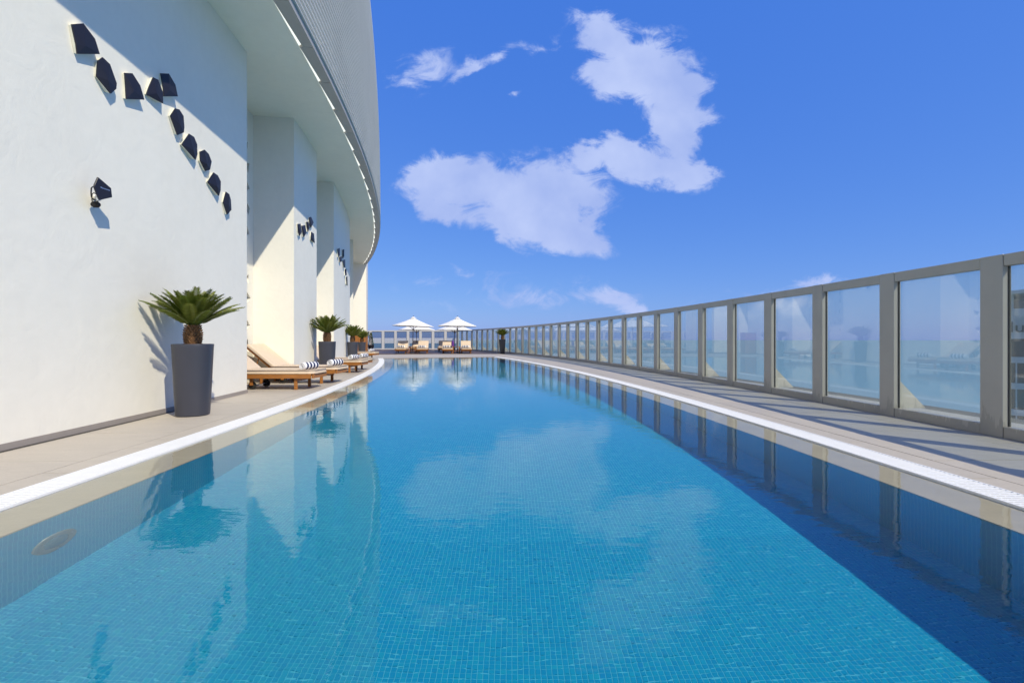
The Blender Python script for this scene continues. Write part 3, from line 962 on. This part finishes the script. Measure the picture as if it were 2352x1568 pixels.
# ------------------------------------------------------------------ paddle antenna on the wall
def antenna():
    k = 0.0829 * 0.81667
    def q(x, y, d): return on_ring(187.8 + x * k, 392 + y * k, RW + d)
    out = [(560, 215), (1005, 600), (1040, 905), (620, 1000), (520, 800), (430, 560), (440, 480)]
    d = 0.16
    fr = [q(x, y, d + 0.04 * (x - 430) / 600) for x, y in out]
    c = sum(fr, Vector()) / len(fr)
    a = math.atan2(c.y, c.x - CX); nrm = Vector((math.cos(a), math.sin(a), 0))
    root = empty('antenna', PT(RW, a, c.z - 0.2)); o = Vector(root.location)
    n = len(fr)
    vs = [p - o for p in fr] + [p - nrm * 0.016 - o for p in fr]
    MB().add(vs, [tuple(range(n)), tuple(range(n, 2 * n))[::-1]] + [(i, n + i, n + (i + 1) % n, (i + 1) % n) for i in range(n)]).build('paddle', M['charcoal'], root, bevel=0.003)
    # maker's line and emblem on the paddle, read as one pale line at this size
    def mark(x0, y0, x1, y1, h):
        p = [q(x0, y0, 0), q(x1, y1, 0), q(x1, y1 + h, 0), q(x0, y0 + h, 0)]
        pts = []
        for (x, y) in ((x0, y0), (x1, y1), (x1, y1 + h), (x0, y0 + h)):
            pts.append(q(x, y, d + 0.04 * (x - 430) / 600 + 0.003) - o)
        return pts
    m = MB()
    for i in range(9):                             # row of letter-sized strokes
        t0, t1 = i / 9, (i + .72) / 9
        m.add(mark(700 + 265 * t0, 575 + 85 * t0, 700 + 265 * t1, 575 + 85 * t1, 34), [(0, 1, 2, 3)])
    m.add(mark(625, 545, 690, 555, 14), [(0, 1, 2, 3)]); m.add(mark(640, 575, 700, 590, 14), [(0, 1, 2, 3)]); m.add(mark(660, 555, 690, 560, 30), [(0, 1, 2, 3)])
    m.build('lettering', M['steel'], root)
    # bracket, swivel knob, cable
    w = q(470, 900, 0.0)
    e = q(590, 960, d)
    MB().tube([w - o, (w + e) / 2 - o + Vector((0, 0, .01)), e - o], 0.022, 10).build('bracket', M['white_trim'], root, smooth=40)
    kpos = q(470, 1150, 0.07) - o
    Mr = Matrix.Rotation(a, 4, 'Z') @ Matrix.Rotation(R(90), 4, 'Y')
    MB().lathe([(0, -.04), (.02, -.04), (.034, -.02), (.034, .02), (.02, .04), (0, .04)], 16, c=kpos, M=Mr).build('swivel', M['black_rubber'], root, smooth=40)
    MB().tube([q(500, 1080, .05) - o, q(560, 1000, .1) - o], 0.012, 8).build('stem', M['steel'], root)
    cb = [(430, 560, .17), (370, 550, .15), (325, 590, .13), (315, 760, .10), (330, 900, .07), (400, 990, .05), (470, 1000, .04), (520, 1100, .05)]
    MB().tube([q(x, y, dd) - o for x, y, dd in cb], 0.0065, 6).build('cable', M['charcoal'], root, smooth=60)
    MB().tube([q(x, y, dd) - o for x, y, dd in [(500, 800, .16), (410, 755, .12), (350, 790, .08), (345, 1000, .05), (380, 1090, .05)]], 0.005, 6).build('cable', M['charcoal'], root, smooth=60)
    tag(root, 'black paddle antenna with cable and bracket on the white wall below the lamps', 'antenna')
antenna()

# ------------------------------------------------------------------ glass fence along the pool
FCX, FCY, FR, FA0, BAY = -89.1135, 2.1607, 94.117, 0.0288403, 1.30359
FH = 1.86
def fence_frame(i):
    a = FA0 + i * BAY / FR
    n = Vector((math.cos(a), math.sin(a), 0)); t = Vector((-math.sin(a), math.cos(a), 0))
    return Vector((FCX, FCY, 0)) + n * FR, n, t
fence = empty('glass_fence', fence_frame(0)[0]); FO = Vector(fence.location)
PW, PD = 0.225, 0.095
def obox(m, o, n, t, n0, n1, t0, t1, z0, z1):
    q = lambda nn_, tt, z: o + n * nn_ + t * tt + Vector((0, 0, z)) - FO
    b = [q(n0, t0, z0), q(n1, t0, z0), q(n1, t1, z0), q(n0, t1, z0)]
    tt = [q(n0, t0, z1), q(n1, t0, z1), q(n1, t1, z1), q(n0, t1, z1)]
    return m.hexa(b, tt)
NF0, NF1 = -7, 32
for i in range(NF0, NF1):
    o, n, t = fence_frame(i)
    obox(MB(), o, n, t, 0, PD, -PW / 2, PW / 2, 0, FH + 0.002).build('post', M['fence'], fence, bevel=0.004)
    if i % 2:
        q = lambda nn_, z: o + n * nn_ - t * (PW / 2 - 0.02) + Vector((0, 0, z)) - FO
        vs = []
        for s in (-0.012, 0.0):
            vs += [q(PD + .002, 0.11) + t * s, q(0.44, 0.11) + t * s, q(PD + .002, 0.46) + t * s]
        MB().add(vs, [(0, 1, 2), (5, 4, 3), (0, 3, 4, 1), (1, 4, 5, 2), (2, 5, 3, 0)]).build('gusset', M['fence'], fence)
    # bay towards the next post
    o2, n2, t2 = fence_frame(i + 1)
    p, pe = o + t * (PW / 2 + 0.003), o2 - t2 * (PW / 2 + 0.003)
    tt = (pe - p).normalized(); nn2 = Vector((tt.y, -tt.x, 0)); L = (pe - p).length
    obox(MB(), p, nn2, tt, 0.006, PD - 0.004, 0, L, FH - 0.118, FH).build('top_rail', M['fence'], fence, bevel=0.004)
    obox(MB(), p, nn2, tt, 0.006, PD - 0.004, 0, L, 0.0, 0.115).build('bottom_rail', M['fence'], fence, bevel=0.004)
    obox(MB(), p, nn2, tt, 0.062, 0.074, 0.004, L - 0.004, 0.118, FH - 0.121).build('pane', M['pane'], fence)
    obox(MB(), p, nn2, tt, 0.060, 0.078, -0.001, 0.006, 0.117, FH - 0.12).build('gasket', M['gasket'], fence)
    obox(MB(), p, nn2, tt, 0.060, 0.078, L - 0.006, L + 0.001, 0.117, FH - 0.12).build('gasket', M['gasket'], fence)
tag(fence, 'long curved fence of glass panes between wide grey metal posts beside the pool', 'fence')
# pale fence across the far end
o_end = fence_frame(NF1)[0]
far0 = Vector((-17.2, o_end.y + 0.2, 0)); far1 = Vector((o_end.x + 0.1, o_end.y + 0.2, 0))
ffence = empty('end_fence', far1); FO = Vector(ffence.location)
nb = 10; n = Vector((0, 1, 0)); t = Vector((1, 0, 0)); L = (far1.x - far0.x) / nb
for i in range(nb + 1):
    o = far0 + t * (L * i)
    obox(MB(), o, n, t, 0, 0.14, -0.12, 0.12, 0, FH + 0.002).build('post', M['far_fence'], ffence)
    if i == nb: break
    p = o + t * 0.123; LL = L - 0.246
    obox(MB(), p, n, t, 0.006, .13, 0, LL, FH - 0.12, FH).build('top_rail', M['far_fence'], ffence)
    obox(MB(), p, n, t, 0.006, .13, 0, LL, 0.03, 0.13).build('bottom_rail', M['far_fence'], ffence)
    obox(MB(), p, n, t, 0.062, 0.074, 0.004, LL - 0.004, 0.133, FH - 0.123).build('pane', M['far_pane'], ffence)
    q = lambda tt, z: o + t * (0.123 + tt) + n * 0.059 + Vector((0, 0, z)) - FO
    film = [[(q(.02, .62), (0, 0)), (q(LL - .02, .62), (LL, 0)), (q(LL - .02, 1.12), (LL, .5)), (q(.02, 1.12), (0, .5))]]
    link('frosted_band', uv_mesh('frosted_band', film, M['frosted']), ffence)
    g = MB()
    obox(g, p, n, t, 0.05, 0.082, LL - 0.03, LL, 0.131, FH - .121); obox(g, p, n, t, 0.05, 0.082, 0, LL, FH - .15, FH - .121)
    g.build('gasket', M['gasket'], ffence)
tag(ffence, 'pale fence with frosted glass bands closing the far end of the terrace', 'fence')

# ------------------------------------------------------------------ potted cycads
def frond_mesh(seed, length=0.62, droop=0.55):
    rnd = random.Random(seed)
    m = MB()
    pts = []
    n = 14
    ang = 0.18; p = Vector((0, 0, 0)); side = 0
    bend = rnd.uniform(-.12, .12)
    for i in range(n + 1):
        pts.append(p.copy())
        t = i / n
        ang = 0.12 - droop * t ** 1.6
        p = p + Vector((math.cos(ang) * math.cos(bend * t), math.sin(bend * t) * math.cos(ang), math.sin(ang))) * (length / n)
    m.tube(pts, [0.007 * (1 - .8 * i / n) for i in range(n + 1)], 4)
    K = 34
    for k in range(K):
        t = 0.14 + 0.86 * k / (K - 1)
        f = t * n; i = min(int(f), n - 1)
        c = pts[i].lerp(pts[i + 1], f - i); d = (pts[i + 1] - pts[i]).normalized()
        s = Vector((0, 1, 0)); up = d.cross(s) * -1
        ll = 0.135 * math.sin(min(1, 0.25 + t * 1.1) * math.pi * .62) * (1.0 if t < .8 else 1 - (t - .8) * 2.6) * rnd.uniform(.9, 1.08)
        for sg in (-1, 1):
            e = (s * sg * 0.80 + d * (0.52 + .5 * t) + up * rnd.uniform(.22, .38)).normalized()
            w = d * 0.0085
            mid = c + e * ll * .55 + up * .004
            tip = c + e * ll - up * 0.010
            m.add([c - w * .7, c + w * .7, mid + w, tip, mid - w], [(0, 1, 2, 4), (4, 2, 3)])
    return m.mesh('frond', M['frond'])
FRONDS = [frond_mesh(s, .62, dr) for s, dr in ((1, .35), (2, .5), (3, .7), (4, .85))]

def trunk_mesh(h=0.33, r=0.092):
    m = MB()
    m.lathe([(r * .72, 0), (r * .95, h * .18), (r * 1.05, h * .45), (r * .92, h * .75), (r * .6, h), (0, h * 1.04)], 20)
    rnd = random.Random(3)
    rows = 11
    for k in range(rows):
        z = h * (k + .4) / rows
        u = z / h
        rr = r * (0.72 + 1.3 * u - 1.15 * u * u)
        for j in range(16):
            t = (j + .5 * (k % 2)) * 2 * math.pi / 16 + rnd.uniform(-.06, .06)
            o = Vector((math.cos(t), math.sin(t), 0)); s = Vector((-math.sin(t), math.cos(t), 0))
            c = o * rr + Vector((0, 0, z)); w = rr * .19; hh = h * .06
            tip = c + o * rnd.uniform(.012, .024) + Vector((0, 0, .014))
            m.add([c - s * w, c + Vector((0, 0, -hh)), c + s * w, c + Vector((0, 0, hh)), tip], [(0, 1, 4), (1, 2, 4), (2, 3, 4), (3, 0, 4)])
    return m.mesh('trunk', M['bark'])
TRUNK = trunk_mesh()
def pot_mesh(kind):
    if kind == 'round':
        prof = [(0, 0.0), (.218, 0.0), (.232, .012), (.245, .2), (.282, .88), (.287, .925), (.283, .938), (.270, .940), (.262, .930), (.256, .86), (0, .85)]
        return MB().lathe([(r * .81, z) for r, z in prof], 48, power=0.78).mesh('planter', M['planter'], smooth=35)
    prof = [(0, 0), (.15, 0), (.158, .01), (.22, .98), (.218, 1.0), (.2, 1.0), (.195, .94), (0, .93)]
    return MB().lathe([(r * 1.42, z) for r, z in prof], 4, M=Matrix.Rotation(R(45), 4, 'Z')).mesh('planter', M['planter_black'], bevel=0.01)
POTS = {'round': pot_mesh('round'), 'square': pot_mesh('square')}
SOIL = MB().lathe([(0, .012), (.12, .008), (.25, 0)], 24).mesh('soil', M['soil'], smooth=60)
def palm(x, y, label, seed, kind='round', sc=1.0, spread=1.0, n=52, face=0.35):
    rnd = random.Random(seed)
    root = empty('potted_cycad', (x, y, 0), 0)
    root.scale = (sc, sc, sc)
    p = link('planter', POTS[kind], root)
    if kind == 'round': p.rotation_euler = (0, 0, face)
    top = 0.86 if kind == 'round' else 0.94
    so = link('soil', SOIL, root, (0, 0, top)); so.scale = (.8, .8, 1) if kind == 'round' else (.62, .62, 1)
    tr = link('trunk', TRUNK, root, (0, 0, top)); tr.rotation_euler = (0, 0, rnd.uniform(0, 6))
    tz = top + 0.31
    for k in range(n):
        t = k / (n - 1)
        el = R(25 + 55 * t ** 1.1 + rnd.uniform(-4, 4))
        az = k * 2.39996 + rnd.uniform(-.15, .15)
        fo = link('frond', FRONDS[rnd.choice((1, 2, 3)) if el > R(50) else rnd.choice((0, 1, 1))], root)
        s = rnd.uniform(.90, 1.04) * (.94 if el < R(50) else .86) * spread
        fo.matrix_local = Matrix.Translation((math.cos(az) * .035, math.sin(az) * .035, tz)) @ Matrix.Rotation(az, 4, 'Z') @ Matrix.Rotation(-el, 4, 'Y') @ Matrix.Scale(s, 4)
    tag(root, label, 'potted palm', 'potted cycads round the pool')
palm(-4.22, 6.22, 'cycad in a tall rounded grey planter against the first wall', 1, n=56)
palm(-5.17, 13.15, 'cycad in a grey planter against the second pier, behind two towelled loungers', 2)
palm(-6.58, 19.4, 'cycad in a grey planter in front of the third pier', 3, sc=.95)
palm(-8.30, 26.0, 'cycad in a grey planter half hidden by another planter near the wooden cabinet', 4, sc=.9)
palm(-0.66, 32.4, 'cycad in a slim black square planter beside the glass fence', 5, 'square', 1.0, .95)

# ------------------------------------------------------------------ small conifer
def conifer():
    root = empty('potted_conifer', (-12.3, 41.0, 0))
    MB().lathe([(0, 0), (.19, 0), (.27, .5), (.28, .52), (.25, .52), (.24, .48), (0, .47)], 20).build('planter', M['planter_black'], root, smooth=35)
    MB().tube([(0, 0, .45), (0, 0, 1.3)], [.025, .01], 6).build('trunk', M['bark'], root)
    rnd = random.Random(9); m = MB()
    for k in range(1500):
        u = rnd.random() ** .8; z = .52 + u * 1.05
        rr = .24 * (1 - u) ** .7 * (.55 + .45 * rnd.random()) + .01; t = rnd.uniform(0, 6.283)
        c = Vector((rr * math.cos(t), rr * math.sin(t), z))
        d = Vector((math.cos(t), math.sin(t), rnd.uniform(.6, 1.8))).normalized() * rnd.uniform(.04, .08)
        s = d.cross(Vector((rnd.random(), rnd.random(), rnd.random()))).normalized() * .014
        m.add([c - s, c + s, c + d], [(0, 1, 2)])
    m.build('crown', M['conifer'], root)
    tag(root, 'small cone shaped conifer in a black pot by the end fence', 'potted conifer')
conifer()

# ------------------------------------------------------------------ sun loungers
def make_lounger():
    root = empty('sun_lounger')
    W = 0.76
    for s in (-1, 1):
        MB().box((-1.06, s * (W / 2 - .0175), .272), (2.04, .035, .095)).build('side_rail', M['teak'], root, bevel=.004)
    MB().box((-0.0225, 0, .272), (.040, W - .10, .093)).build('end_rail', M['teak'], root, bevel=.004)
    MB().box((-2.1, 0, .272), (.035, W - .08, .09)).build('end_rail', M['teak'], root, bevel=.004)
    for s in (-1, 1):
        MB().box((-0.36, s * (W / 2 - .065), .115), (.058, .045, .23)).build('leg', M['teak'], root, bevel=.004)
        MB().box((-1.72, s * (W / 2 - .065), .115), (.05, .045, .23)).build('leg', M['teak'], root, bevel=.004)
        MB().box((-1.25, s * (W / 2 - .075), .16), (.06, .03, .15)).build('axle_bracket', M['teak'], root)
        w = MB().lathe([(0, -.018), (.06, -.018), (.078, -.012), (.078, .012), (.06, .018), (0, .018)], 20, c=(-1.25, s * (W / 2 - .11), .08), M=Matrix.Rotation(R(90), 4, 'X'))
        w.build('wheel', M['black_rubber'], root, smooth=40)
    MB().tube([(-1.25, -W / 2 + .1, .08), (-1.25, W / 2 - .1, .08)], .01, 8).build('axle', M['steel'], root)
    MB().box((-0.36, 0, .19), (.035, W - .2, .05)).build('stretcher', M['teak'], root)
    for k in range(9):
        MB().box((-0.12 - k * .16, 0, .303), (.09, W - .075, .016)).build('seat_slat', M['teak'], root)
    # seat cushion with rounded foot corners
    def cush(x0, x1, rad):
        pts = []
        hw = W / 2 - .008
        for k in range(7):
            t = math.pi / 2 * k / 6
            pts.append((x1 - rad + rad * math.sin(t), hw - rad + rad * math.cos(t)))
        for k in range(7):
            t = math.pi / 2 * k / 6
            pts.append((x1 - rad + rad * math.cos(t), -(hw - rad) - rad * math.sin(t)))
        pts += [(x0, -hw), (x0, hw)]
        return pts
    pts = cush(-1.45, .01, .13); n = len(pts)
    vs = [(x, y, .322) for x, y in pts] + [(x, y, .392) for x, y in pts]
    MB().add(vs, [tuple(range(n)), tuple(range(n, 2 * n))[::-1]] + [(i, (i + 1) % n, n + (i + 1) % n, n + i) for i in range(n)]).build('seat_cushion', M['cushion'], root, smooth=40, bevel=.018, seg=3)
    an = R(40)
    Mx = Matrix.Translation((-1.46, 0, .325)) @ Matrix.Rotation(an, 4, 'Y')
    def back(mb): mb.v = [tuple(Mx @ Vector(p)) for p in mb.v]; return mb
    for s in (-1, 1):
        back(MB().box((-.40, s * (W / 2 - .06), 0), (.80, .035, .045))).build('back_rail', M['teak'], root, bevel=.003)
    for k in range(5):
        back(MB().box((-.08 - k * .165, 0, .014), (.08, W - .155, .014))).build('back_slat', M['teak'], root)
    back(MB().box((-.39, 0, .060), (.78, W - .03, .068))).build('back_cushion', M['cushion'], root, smooth=40, bevel=.02, seg=3)
    for s in (-1, 1):
        MB().tube([tuple(Mx @ Vector((-.42, s * (W / 2 - .095), -.01))), (-2.0 + .12, s * (W / 2 - .095), .30)], .014, 6).build('prop', M['teak'], root)
    return root
LNG = make_lounger(); note_kids(LNG)
used = [False]
def lounger(x, y, rz, label, group):
    if used[0]:
        o = copy_tree(LNG)
    else:
        o = LNG; used[0] = True
    o.location = (x, y, 0); o.rotation_euler = (0, 0, rz)
    tag(o, label, 'sun lounger', group)
    return o
LG = 'teak sun loungers in the wall recesses'
lounger(-3.93, 9.65, R(0), 'teak lounger next to the first white wall, with a striped towel', LG)
lounger(-3.95, 10.95, R(0), 'teak lounger with raised back against the near side of the second pier', LG)
lounger(-4.49, 14.35, R(0), 'teak lounger just past the second planter, nearer the second pier', LG)
lounger(-4.72, 15.60, R(0), 'teak lounger behind another, against the third pier', LG)
lounger(-6.67, 23.2, R(-3), 'single teak lounger by the third recess, near the curved end of the grate', LG)
FG = 'teak sun loungers on the wooden deck'
WY = R(-90)
lounger(-7.71, 32.4, WY + R(7), 'front teak lounger on the wooden deck at the end near the building', FG)
lounger(-6.22, 32.4, WY + R(7), 'front teak lounger between the two small tables, beside the bare one', FG)
lounger(-4.46, 32.4, WY + R(7), 'front teak lounger between the two small tables, beside the purple bag', FG)
lounger(-3.14, 32.4, WY + R(7), 'front teak lounger on the wooden deck closest to the glass fence', FG)
lounger(-7.75, 37.4, WY + R(6), 'rear teak lounger on the wooden deck behind the first front lounger', FG)
lounger(-5.55, 37.4, WY + R(6), 'rear teak lounger on the wooden deck behind the third front lounger', FG)

# rolled towels
def towel_mesh(L=0.44):
    m = MB()
    turns = 3.2; n = 70; th = 0.0125
    vs = []
    for i in range(n + 1):
        t = i / n
        a = t * turns * 2 * math.pi
        rr = 0.012 + 0.053 * t
        for (dr) in (0, th):
            for yy in (-L / 2, -L / 2 + .012, L / 2 - .012, L / 2):
                k = 0.0035 if abs(yy) > L / 2 - .001 else 0
                q = rr + (dr if not k else (dr - .003 if dr else .003))
                vs.append((q * math.cos(a), yy, q * math.sin(a)))
    fs = []
    for i in range(n):
        o = i * 8; p = o + 8
        for j in range(3):
            fs.append((o + j, o + j + 1, p + j + 1, p + j)); fs.append((o + 4 + j, p + 4 + j, p + 5 + j, o + 5 + j))
        fs.append((o, p, p + 4, o + 4)); fs.append((o + 3, o + 7, p + 7, p + 3))
    fs.append((0, 4, 5, 1)); o = n * 8; fs.append((o, o + 1, o + 5, o + 4))
    m.add(vs, fs)
    return m.mesh('rolled_towel', M['towel'], smooth=50)
TW = towel_mesh()
def towel(x, y, rz, label, group, sc=1.0):
    o = link('rolled_towel', TW, None, (x, y, .392 + .0755 * sc), rz)
    o.scale = (sc, sc, sc)
    tag(o, label, 'towel', group)
TG = 'rolled striped towels on the loungers'
towel(-4.12, 9.55, R(-14), 'rolled striped towel on the lounger next to the first wall', TG)
towel(-4.08, 10.85, R(-14), 'rolled striped towel on the lounger against the second pier', TG)
towel(-4.78, 14.20, R(-10), 'rolled striped towel on the lounger just past the second planter', TG)
towel(-4.88, 15.45, R(-10), 'rolled striped towel on the lounger against the third pier', TG)
towel(-6.90, 23.1, R(-8), 'rolled striped towel on the single lounger by the third recess', TG)
for (x, y, rz, w) in ((-7.95, 33.72, 7, 'deck lounger at the building end'), (-6.46, 33.72, 7, 'deck lounger beside the bare table'), (-4.68, 33.72, 7, 'deck lounger beside the purple bag'), (-3.32, 33.72, 7, 'deck lounger closest to the glass fence')):
    towel(x, y, R(rz + 90), 'rolled striped towel at the back cushion of the ' + w, TG, 1.15)

# ------------------------------------------------------------------ tables, bag, cabinet
def side_table(x, y, label):
    root = empty('side_table', (x, y, 0))
    for k in range(5):
        MB().box((-.2 + k * .1, 0, .475), (.092, .5, .022)).build('top_slat', M['teak'], root)
    for sx in (-1, 1):
        MB().box((sx * .215, 0, .44), (.025, .46, .05)).build('apron', M['teak'], root)
        for sy in (-1, 1):
            MB().box((sx * .215, sy * .215, .23), (.045, .045, .47)).build('leg', M['teak'], root)
    MB().box((0, 0, .18), (.40, .40, .02)).build('shelf', M['teak'], root)
    tag(root, label, 'side table', 'teak side tables on the deck')
side_table(-7.08, 33.5, 'small teak table under the parasol nearer the building')
side_table(-3.95, 33.5, 'small teak table under the parasol nearer the glass fence')
bag = empty('bag', (-4.25, 33.7, .487))
MB().lathe([(0, 0), (.085, 0), (.10, .06), (.095, .30), (.07, .40), (0, .41)], 12, power=.7).build('body', M['purple'], bag, smooth=40)
MB().tube([(-.05, 0, .40), (-.04, 0, .50), (.04, 0, .50), (.05, 0, .40)], .008, 6).build('handle', M['purple'], bag)
tag(bag, 'small purple bag standing on the teak table', 'bag')
cab = empty('towel_cabinet', (-9.55, 29.6, 0))
MB().box((0, 0, .72), (.80, .5, 1.36)).build('carcass', M['teak'], cab, bevel=.006)
MB().box((0, 0, 1.42), (.86, .56, .04)).build('top', M['teak'], cab, bevel=.006)
for s in (-1, 1):
    d_ = MB().box((s * .2, -.262, .72), (.385, .02, 1.28)).build('door', M['teak'], cab, bevel=.004)
    MB().tube([(s * .04, -.285, .68), (s * .04, -.285, .82)], .008, 6).build('handle', M['steel'], d_)
MB().box((0, 0, .02), (.74, .44, .04)).build('plinth', M['dark_wood'], cab)
tag(cab, 'wooden towel cabinet behind the planters by the building', 'cabinet')

# ------------------------------------------------------------------ parasols
def parasol(x, y, H, lean_x, lean_y, label, rz=0.0):
    root = empty('parasol', (x, y, 0), rz)
    MB().lathe([(0, 0), (.30, 0), (.32, .02), (.31, .06), (.06, .09), (.05, .26), (0, .26)], 24).build('base', M['planter_black'], root, smooth=35)
    T = Matrix.Shear('XY', 4, (lean_x, lean_y)) if False else Matrix(((1, 0, lean_x, 0), (0, 1, lean_y, 0), (0, 0, 1, 0), (0, 0, 0, 1)))
    def lt(m): m.v = [tuple(T @ Vector(p)) for p in m.v]; return m
    lt(MB().tube([(0, 0, .1), (0, 0, H - .03)], .026, 10)).build('pole', M['dark_wood'], root, smooth=40)
    ru, hz = 1.5, H - 0.62
    tilt = Matrix.Translation((0, 0, H)) @ Matrix.Rotation(lean_x * 1.2, 4, 'Y') @ Matrix.Translation((0, 0, -H))
    can = MB(); n = 8; sub = 5
    vs = [(0, 0, H)]
    for k in range(1, sub + 1):
        u = k / sub
        for j in range(n * 4):
            t = 2 * math.pi * j / (n * 4)
            ph = (j % 4) / 4
            fl = math.cos(math.pi / n) / math.cos((ph - .5) * 2 * math.pi / n)
            sag = 1 - 0.02 * math.sin(math.pi * ph) * u
            r = ru * u * fl * sag
            vs.append((r * math.cos(t), r * math.sin(t), H - (H - hz) * (u ** .93) - .02 * math.sin(math.pi * u)))
    m4 = n * 4
    fs = [(0, 1 + j, 1 + (j + 1) % m4) for j in range(m4)]
    for k in range(sub - 1):
        a = 1 + k * m4
        for j in range(m4):
            fs.append((a + j, a + m4 + j, a + m4 + (j + 1) % m4, a + (j + 1) % m4))
    lo = 1 + (sub - 1) * m4                       # valance edge
    o = len(vs)
    for j in range(m4):
        p = vs[lo + j]; vs.append((p[0] * 1.001, p[1] * 1.001, p[2] - .035))
    for j in range(m4): fs.append((lo + j, o + j, o + (j + 1) % m4, lo + (j + 1) % m4))
    can.add([T @ (tilt @ Vector(p)) for p in vs], fs)
    c = can.build('canopy', M['canvas'], root, smooth=20)
    vent = MB().add([T @ (tilt @ Vector(p)) for p in [(0, 0, H + .07)] + [(.24 * math.cos(j * math.pi / 4), .24 * math.sin(j * math.pi / 4), H - .05) for j in range(8)]], [(0, 1 + j, 1 + (j + 1) % 8) for j in range(8)])
    vent.build('vent_cap', M['canvas'], c)
    lt(MB().lathe([(.012, H + .05), (.03, H + .08), (.03, H + .11), (0, H + .14)], 10)).build('finial', M['dark_wood'], root)
    for j in range(n):
        t = 2 * math.pi * j / n
        e = (math.cos(t), math.sin(t))
        pp = [T @ (tilt @ Vector((e[0] * r, e[1] * r, H - (H - hz) * ((r / ru) ** .93) - .045))) for r in (.05, .75, 1.46)]
        MB().tube(pp, .012, 5).build('rib', M['dark_wood'], root)
        MB().tube([T @ Vector((e[0] * .03, e[1] * .03, H - .85)), pp[1]], .009, 5).build('strut', M['dark_wood'], root)
    lt(MB().lathe([(.03, H - .90), (.05, H - .89), (.05, H - .82), (.03, H - .81)], 12)).build('hub', M['dark_wood'], root)
    tag(root, label, 'parasol', 'white parasols on the wooden deck')
parasol(-7.32, 34.6, 2.60, .025, 0, 'open white parasol in the front row nearer the building', .2)
parasol(-4.05, 34.8, 2.60, .004, 0, 'open white parasol in the front row nearer the glass fence', .5)
parasol(-7.95, 39.2, 2.42, .0, 0, 'white parasol half hidden behind the front one nearer the building', .1)
parasol(-4.78, 39.2, 2.40, .0, 0, 'white parasol half hidden behind the front one nearer the glass fence', .3)

# ------------------------------------------------------------------ office block beyond the fence
M['bwall'] = varied('pale_cladding', (0.40, 0.40, 0.40), 0.6, .06, .3)
M['bdark'] = varied('dark_glazing', (0.012, 0.018, 0.035), 0.3, .2, .4)
M['bsign'] = varied('sign_dark', (0.03, 0.035, 0.05), 0.5, .05, 3)
bx0, by0 = 62.6, 60.0
ob = empty('office_block', (bx0, by0, -68), R(-46)); OB = Vector(ob.location)
def op(m, name, mat, parent=None):
    m.v = [tuple(Vector(p) - OB) for p in m.v]; return m.build(name, mat, parent or ob)
Wd, Dp = 30.0, 26.0
op(MB().box((bx0 + Wd / 2 + .3, by0 + Dp / 2 + .3, -31), (Wd - .6, Dp - .6, 74)), 'core', M['bdark'])
ztop = 6.0
levels = [(3.6, 5.6), (1.3, 3.6)]
op(MB().box((bx0 + Wd / 2, by0 + Dp / 2, 2.95), (Wd, Dp, 4.1 - .3)), 'sign_band', M['bwall'])
z = -0.4
for k in range(14):
    zc = -0.6 - k * 3.3
    op(MB().box((bx0 + Wd / 2, by0 + Dp / 2, zc - 1.0), (Wd, Dp, .75)), 'spandrel', M['bwall'])
    for j in range(10):
        op(MB().box((bx0 + 1.2 + j * 3.0, by0 + .12, zc - 2.6), (.14 if k < 3 else .5, .2, 2.55)), 'mullion', M['bwall'])
    for j in range(7):
        op(MB().box((bx0 + .12, by0 + 1.5 + j * 3.6, zc - 2.6), (.2, .14 if k < 3 else .5, 2.55)), 'mullion', M['bwall'])
# raised canopy roof on columns
rf = MB()
rf.hexa([Vector(p) for p in ((bx0 - .8, by0 - 1.2, 6.5), (bx0 + Wd, by0 - 1.2, 9.4), (bx0 + Wd, by0 + Dp, 9.4), (bx0 - .8, by0 + Dp, 6.5))],
        [Vector(p) for p in ((bx0 - .8, by0 - 1.2, 6.9), (bx0 + Wd, by0 - 1.2, 9.8), (bx0 + Wd, by0 + Dp, 9.8), (bx0 - .8, by0 + Dp, 6.9))])
op(rf, 'roof_canopy', M['bwall'])
for j in range(6):
    x = bx0 + .8 + j * 4
    op(MB().box((x, by0 + .6, 5.9), (.35, .35, 2.2 + j * .7)), 'column', M['bwall'])
def text_mesh(s, size):
    cu = bpy.data.curves.new('sign', 'FONT'); cu.body = s; cu.size = size; cu.extrude = .06
    tmp = bpy.data.objects.new('sign_tmp', cu); COL.objects.link(tmp); bpy.context.view_layer.update()
    me = bpy.data.meshes.new_from_object(tmp.evaluated_get(bpy.context.evaluated_depsgraph_get()))
    bpy.data.objects.remove(tmp)
    me.transform(Matrix.Rotation(R(90), 4, 'X')); me.materials.clear(); me.materials.append(M['bsign'])
    return me
sg = link('sign_letters', text_mesh('lun', 1.9), ob, Vector((bx0 + .6, by0 - .08, 1.9)) - OB)
tor = MB()
for (r_, w_) in ((1.35, .16), (.7, .14)):
    pts = [(bx0 + 5.2 + r_ * math.cos(t * math.pi / 20), by0 - .1, 2.7 + r_ * math.sin(t * math.pi / 20)) for t in range(41)]
    tor.tube(pts, w_, 6)
op(tor, 'sign_emblem', M['bsign'])
tag(ob, 'office block with dark window bands and a roof canopy seen through the fence glass', 'building')
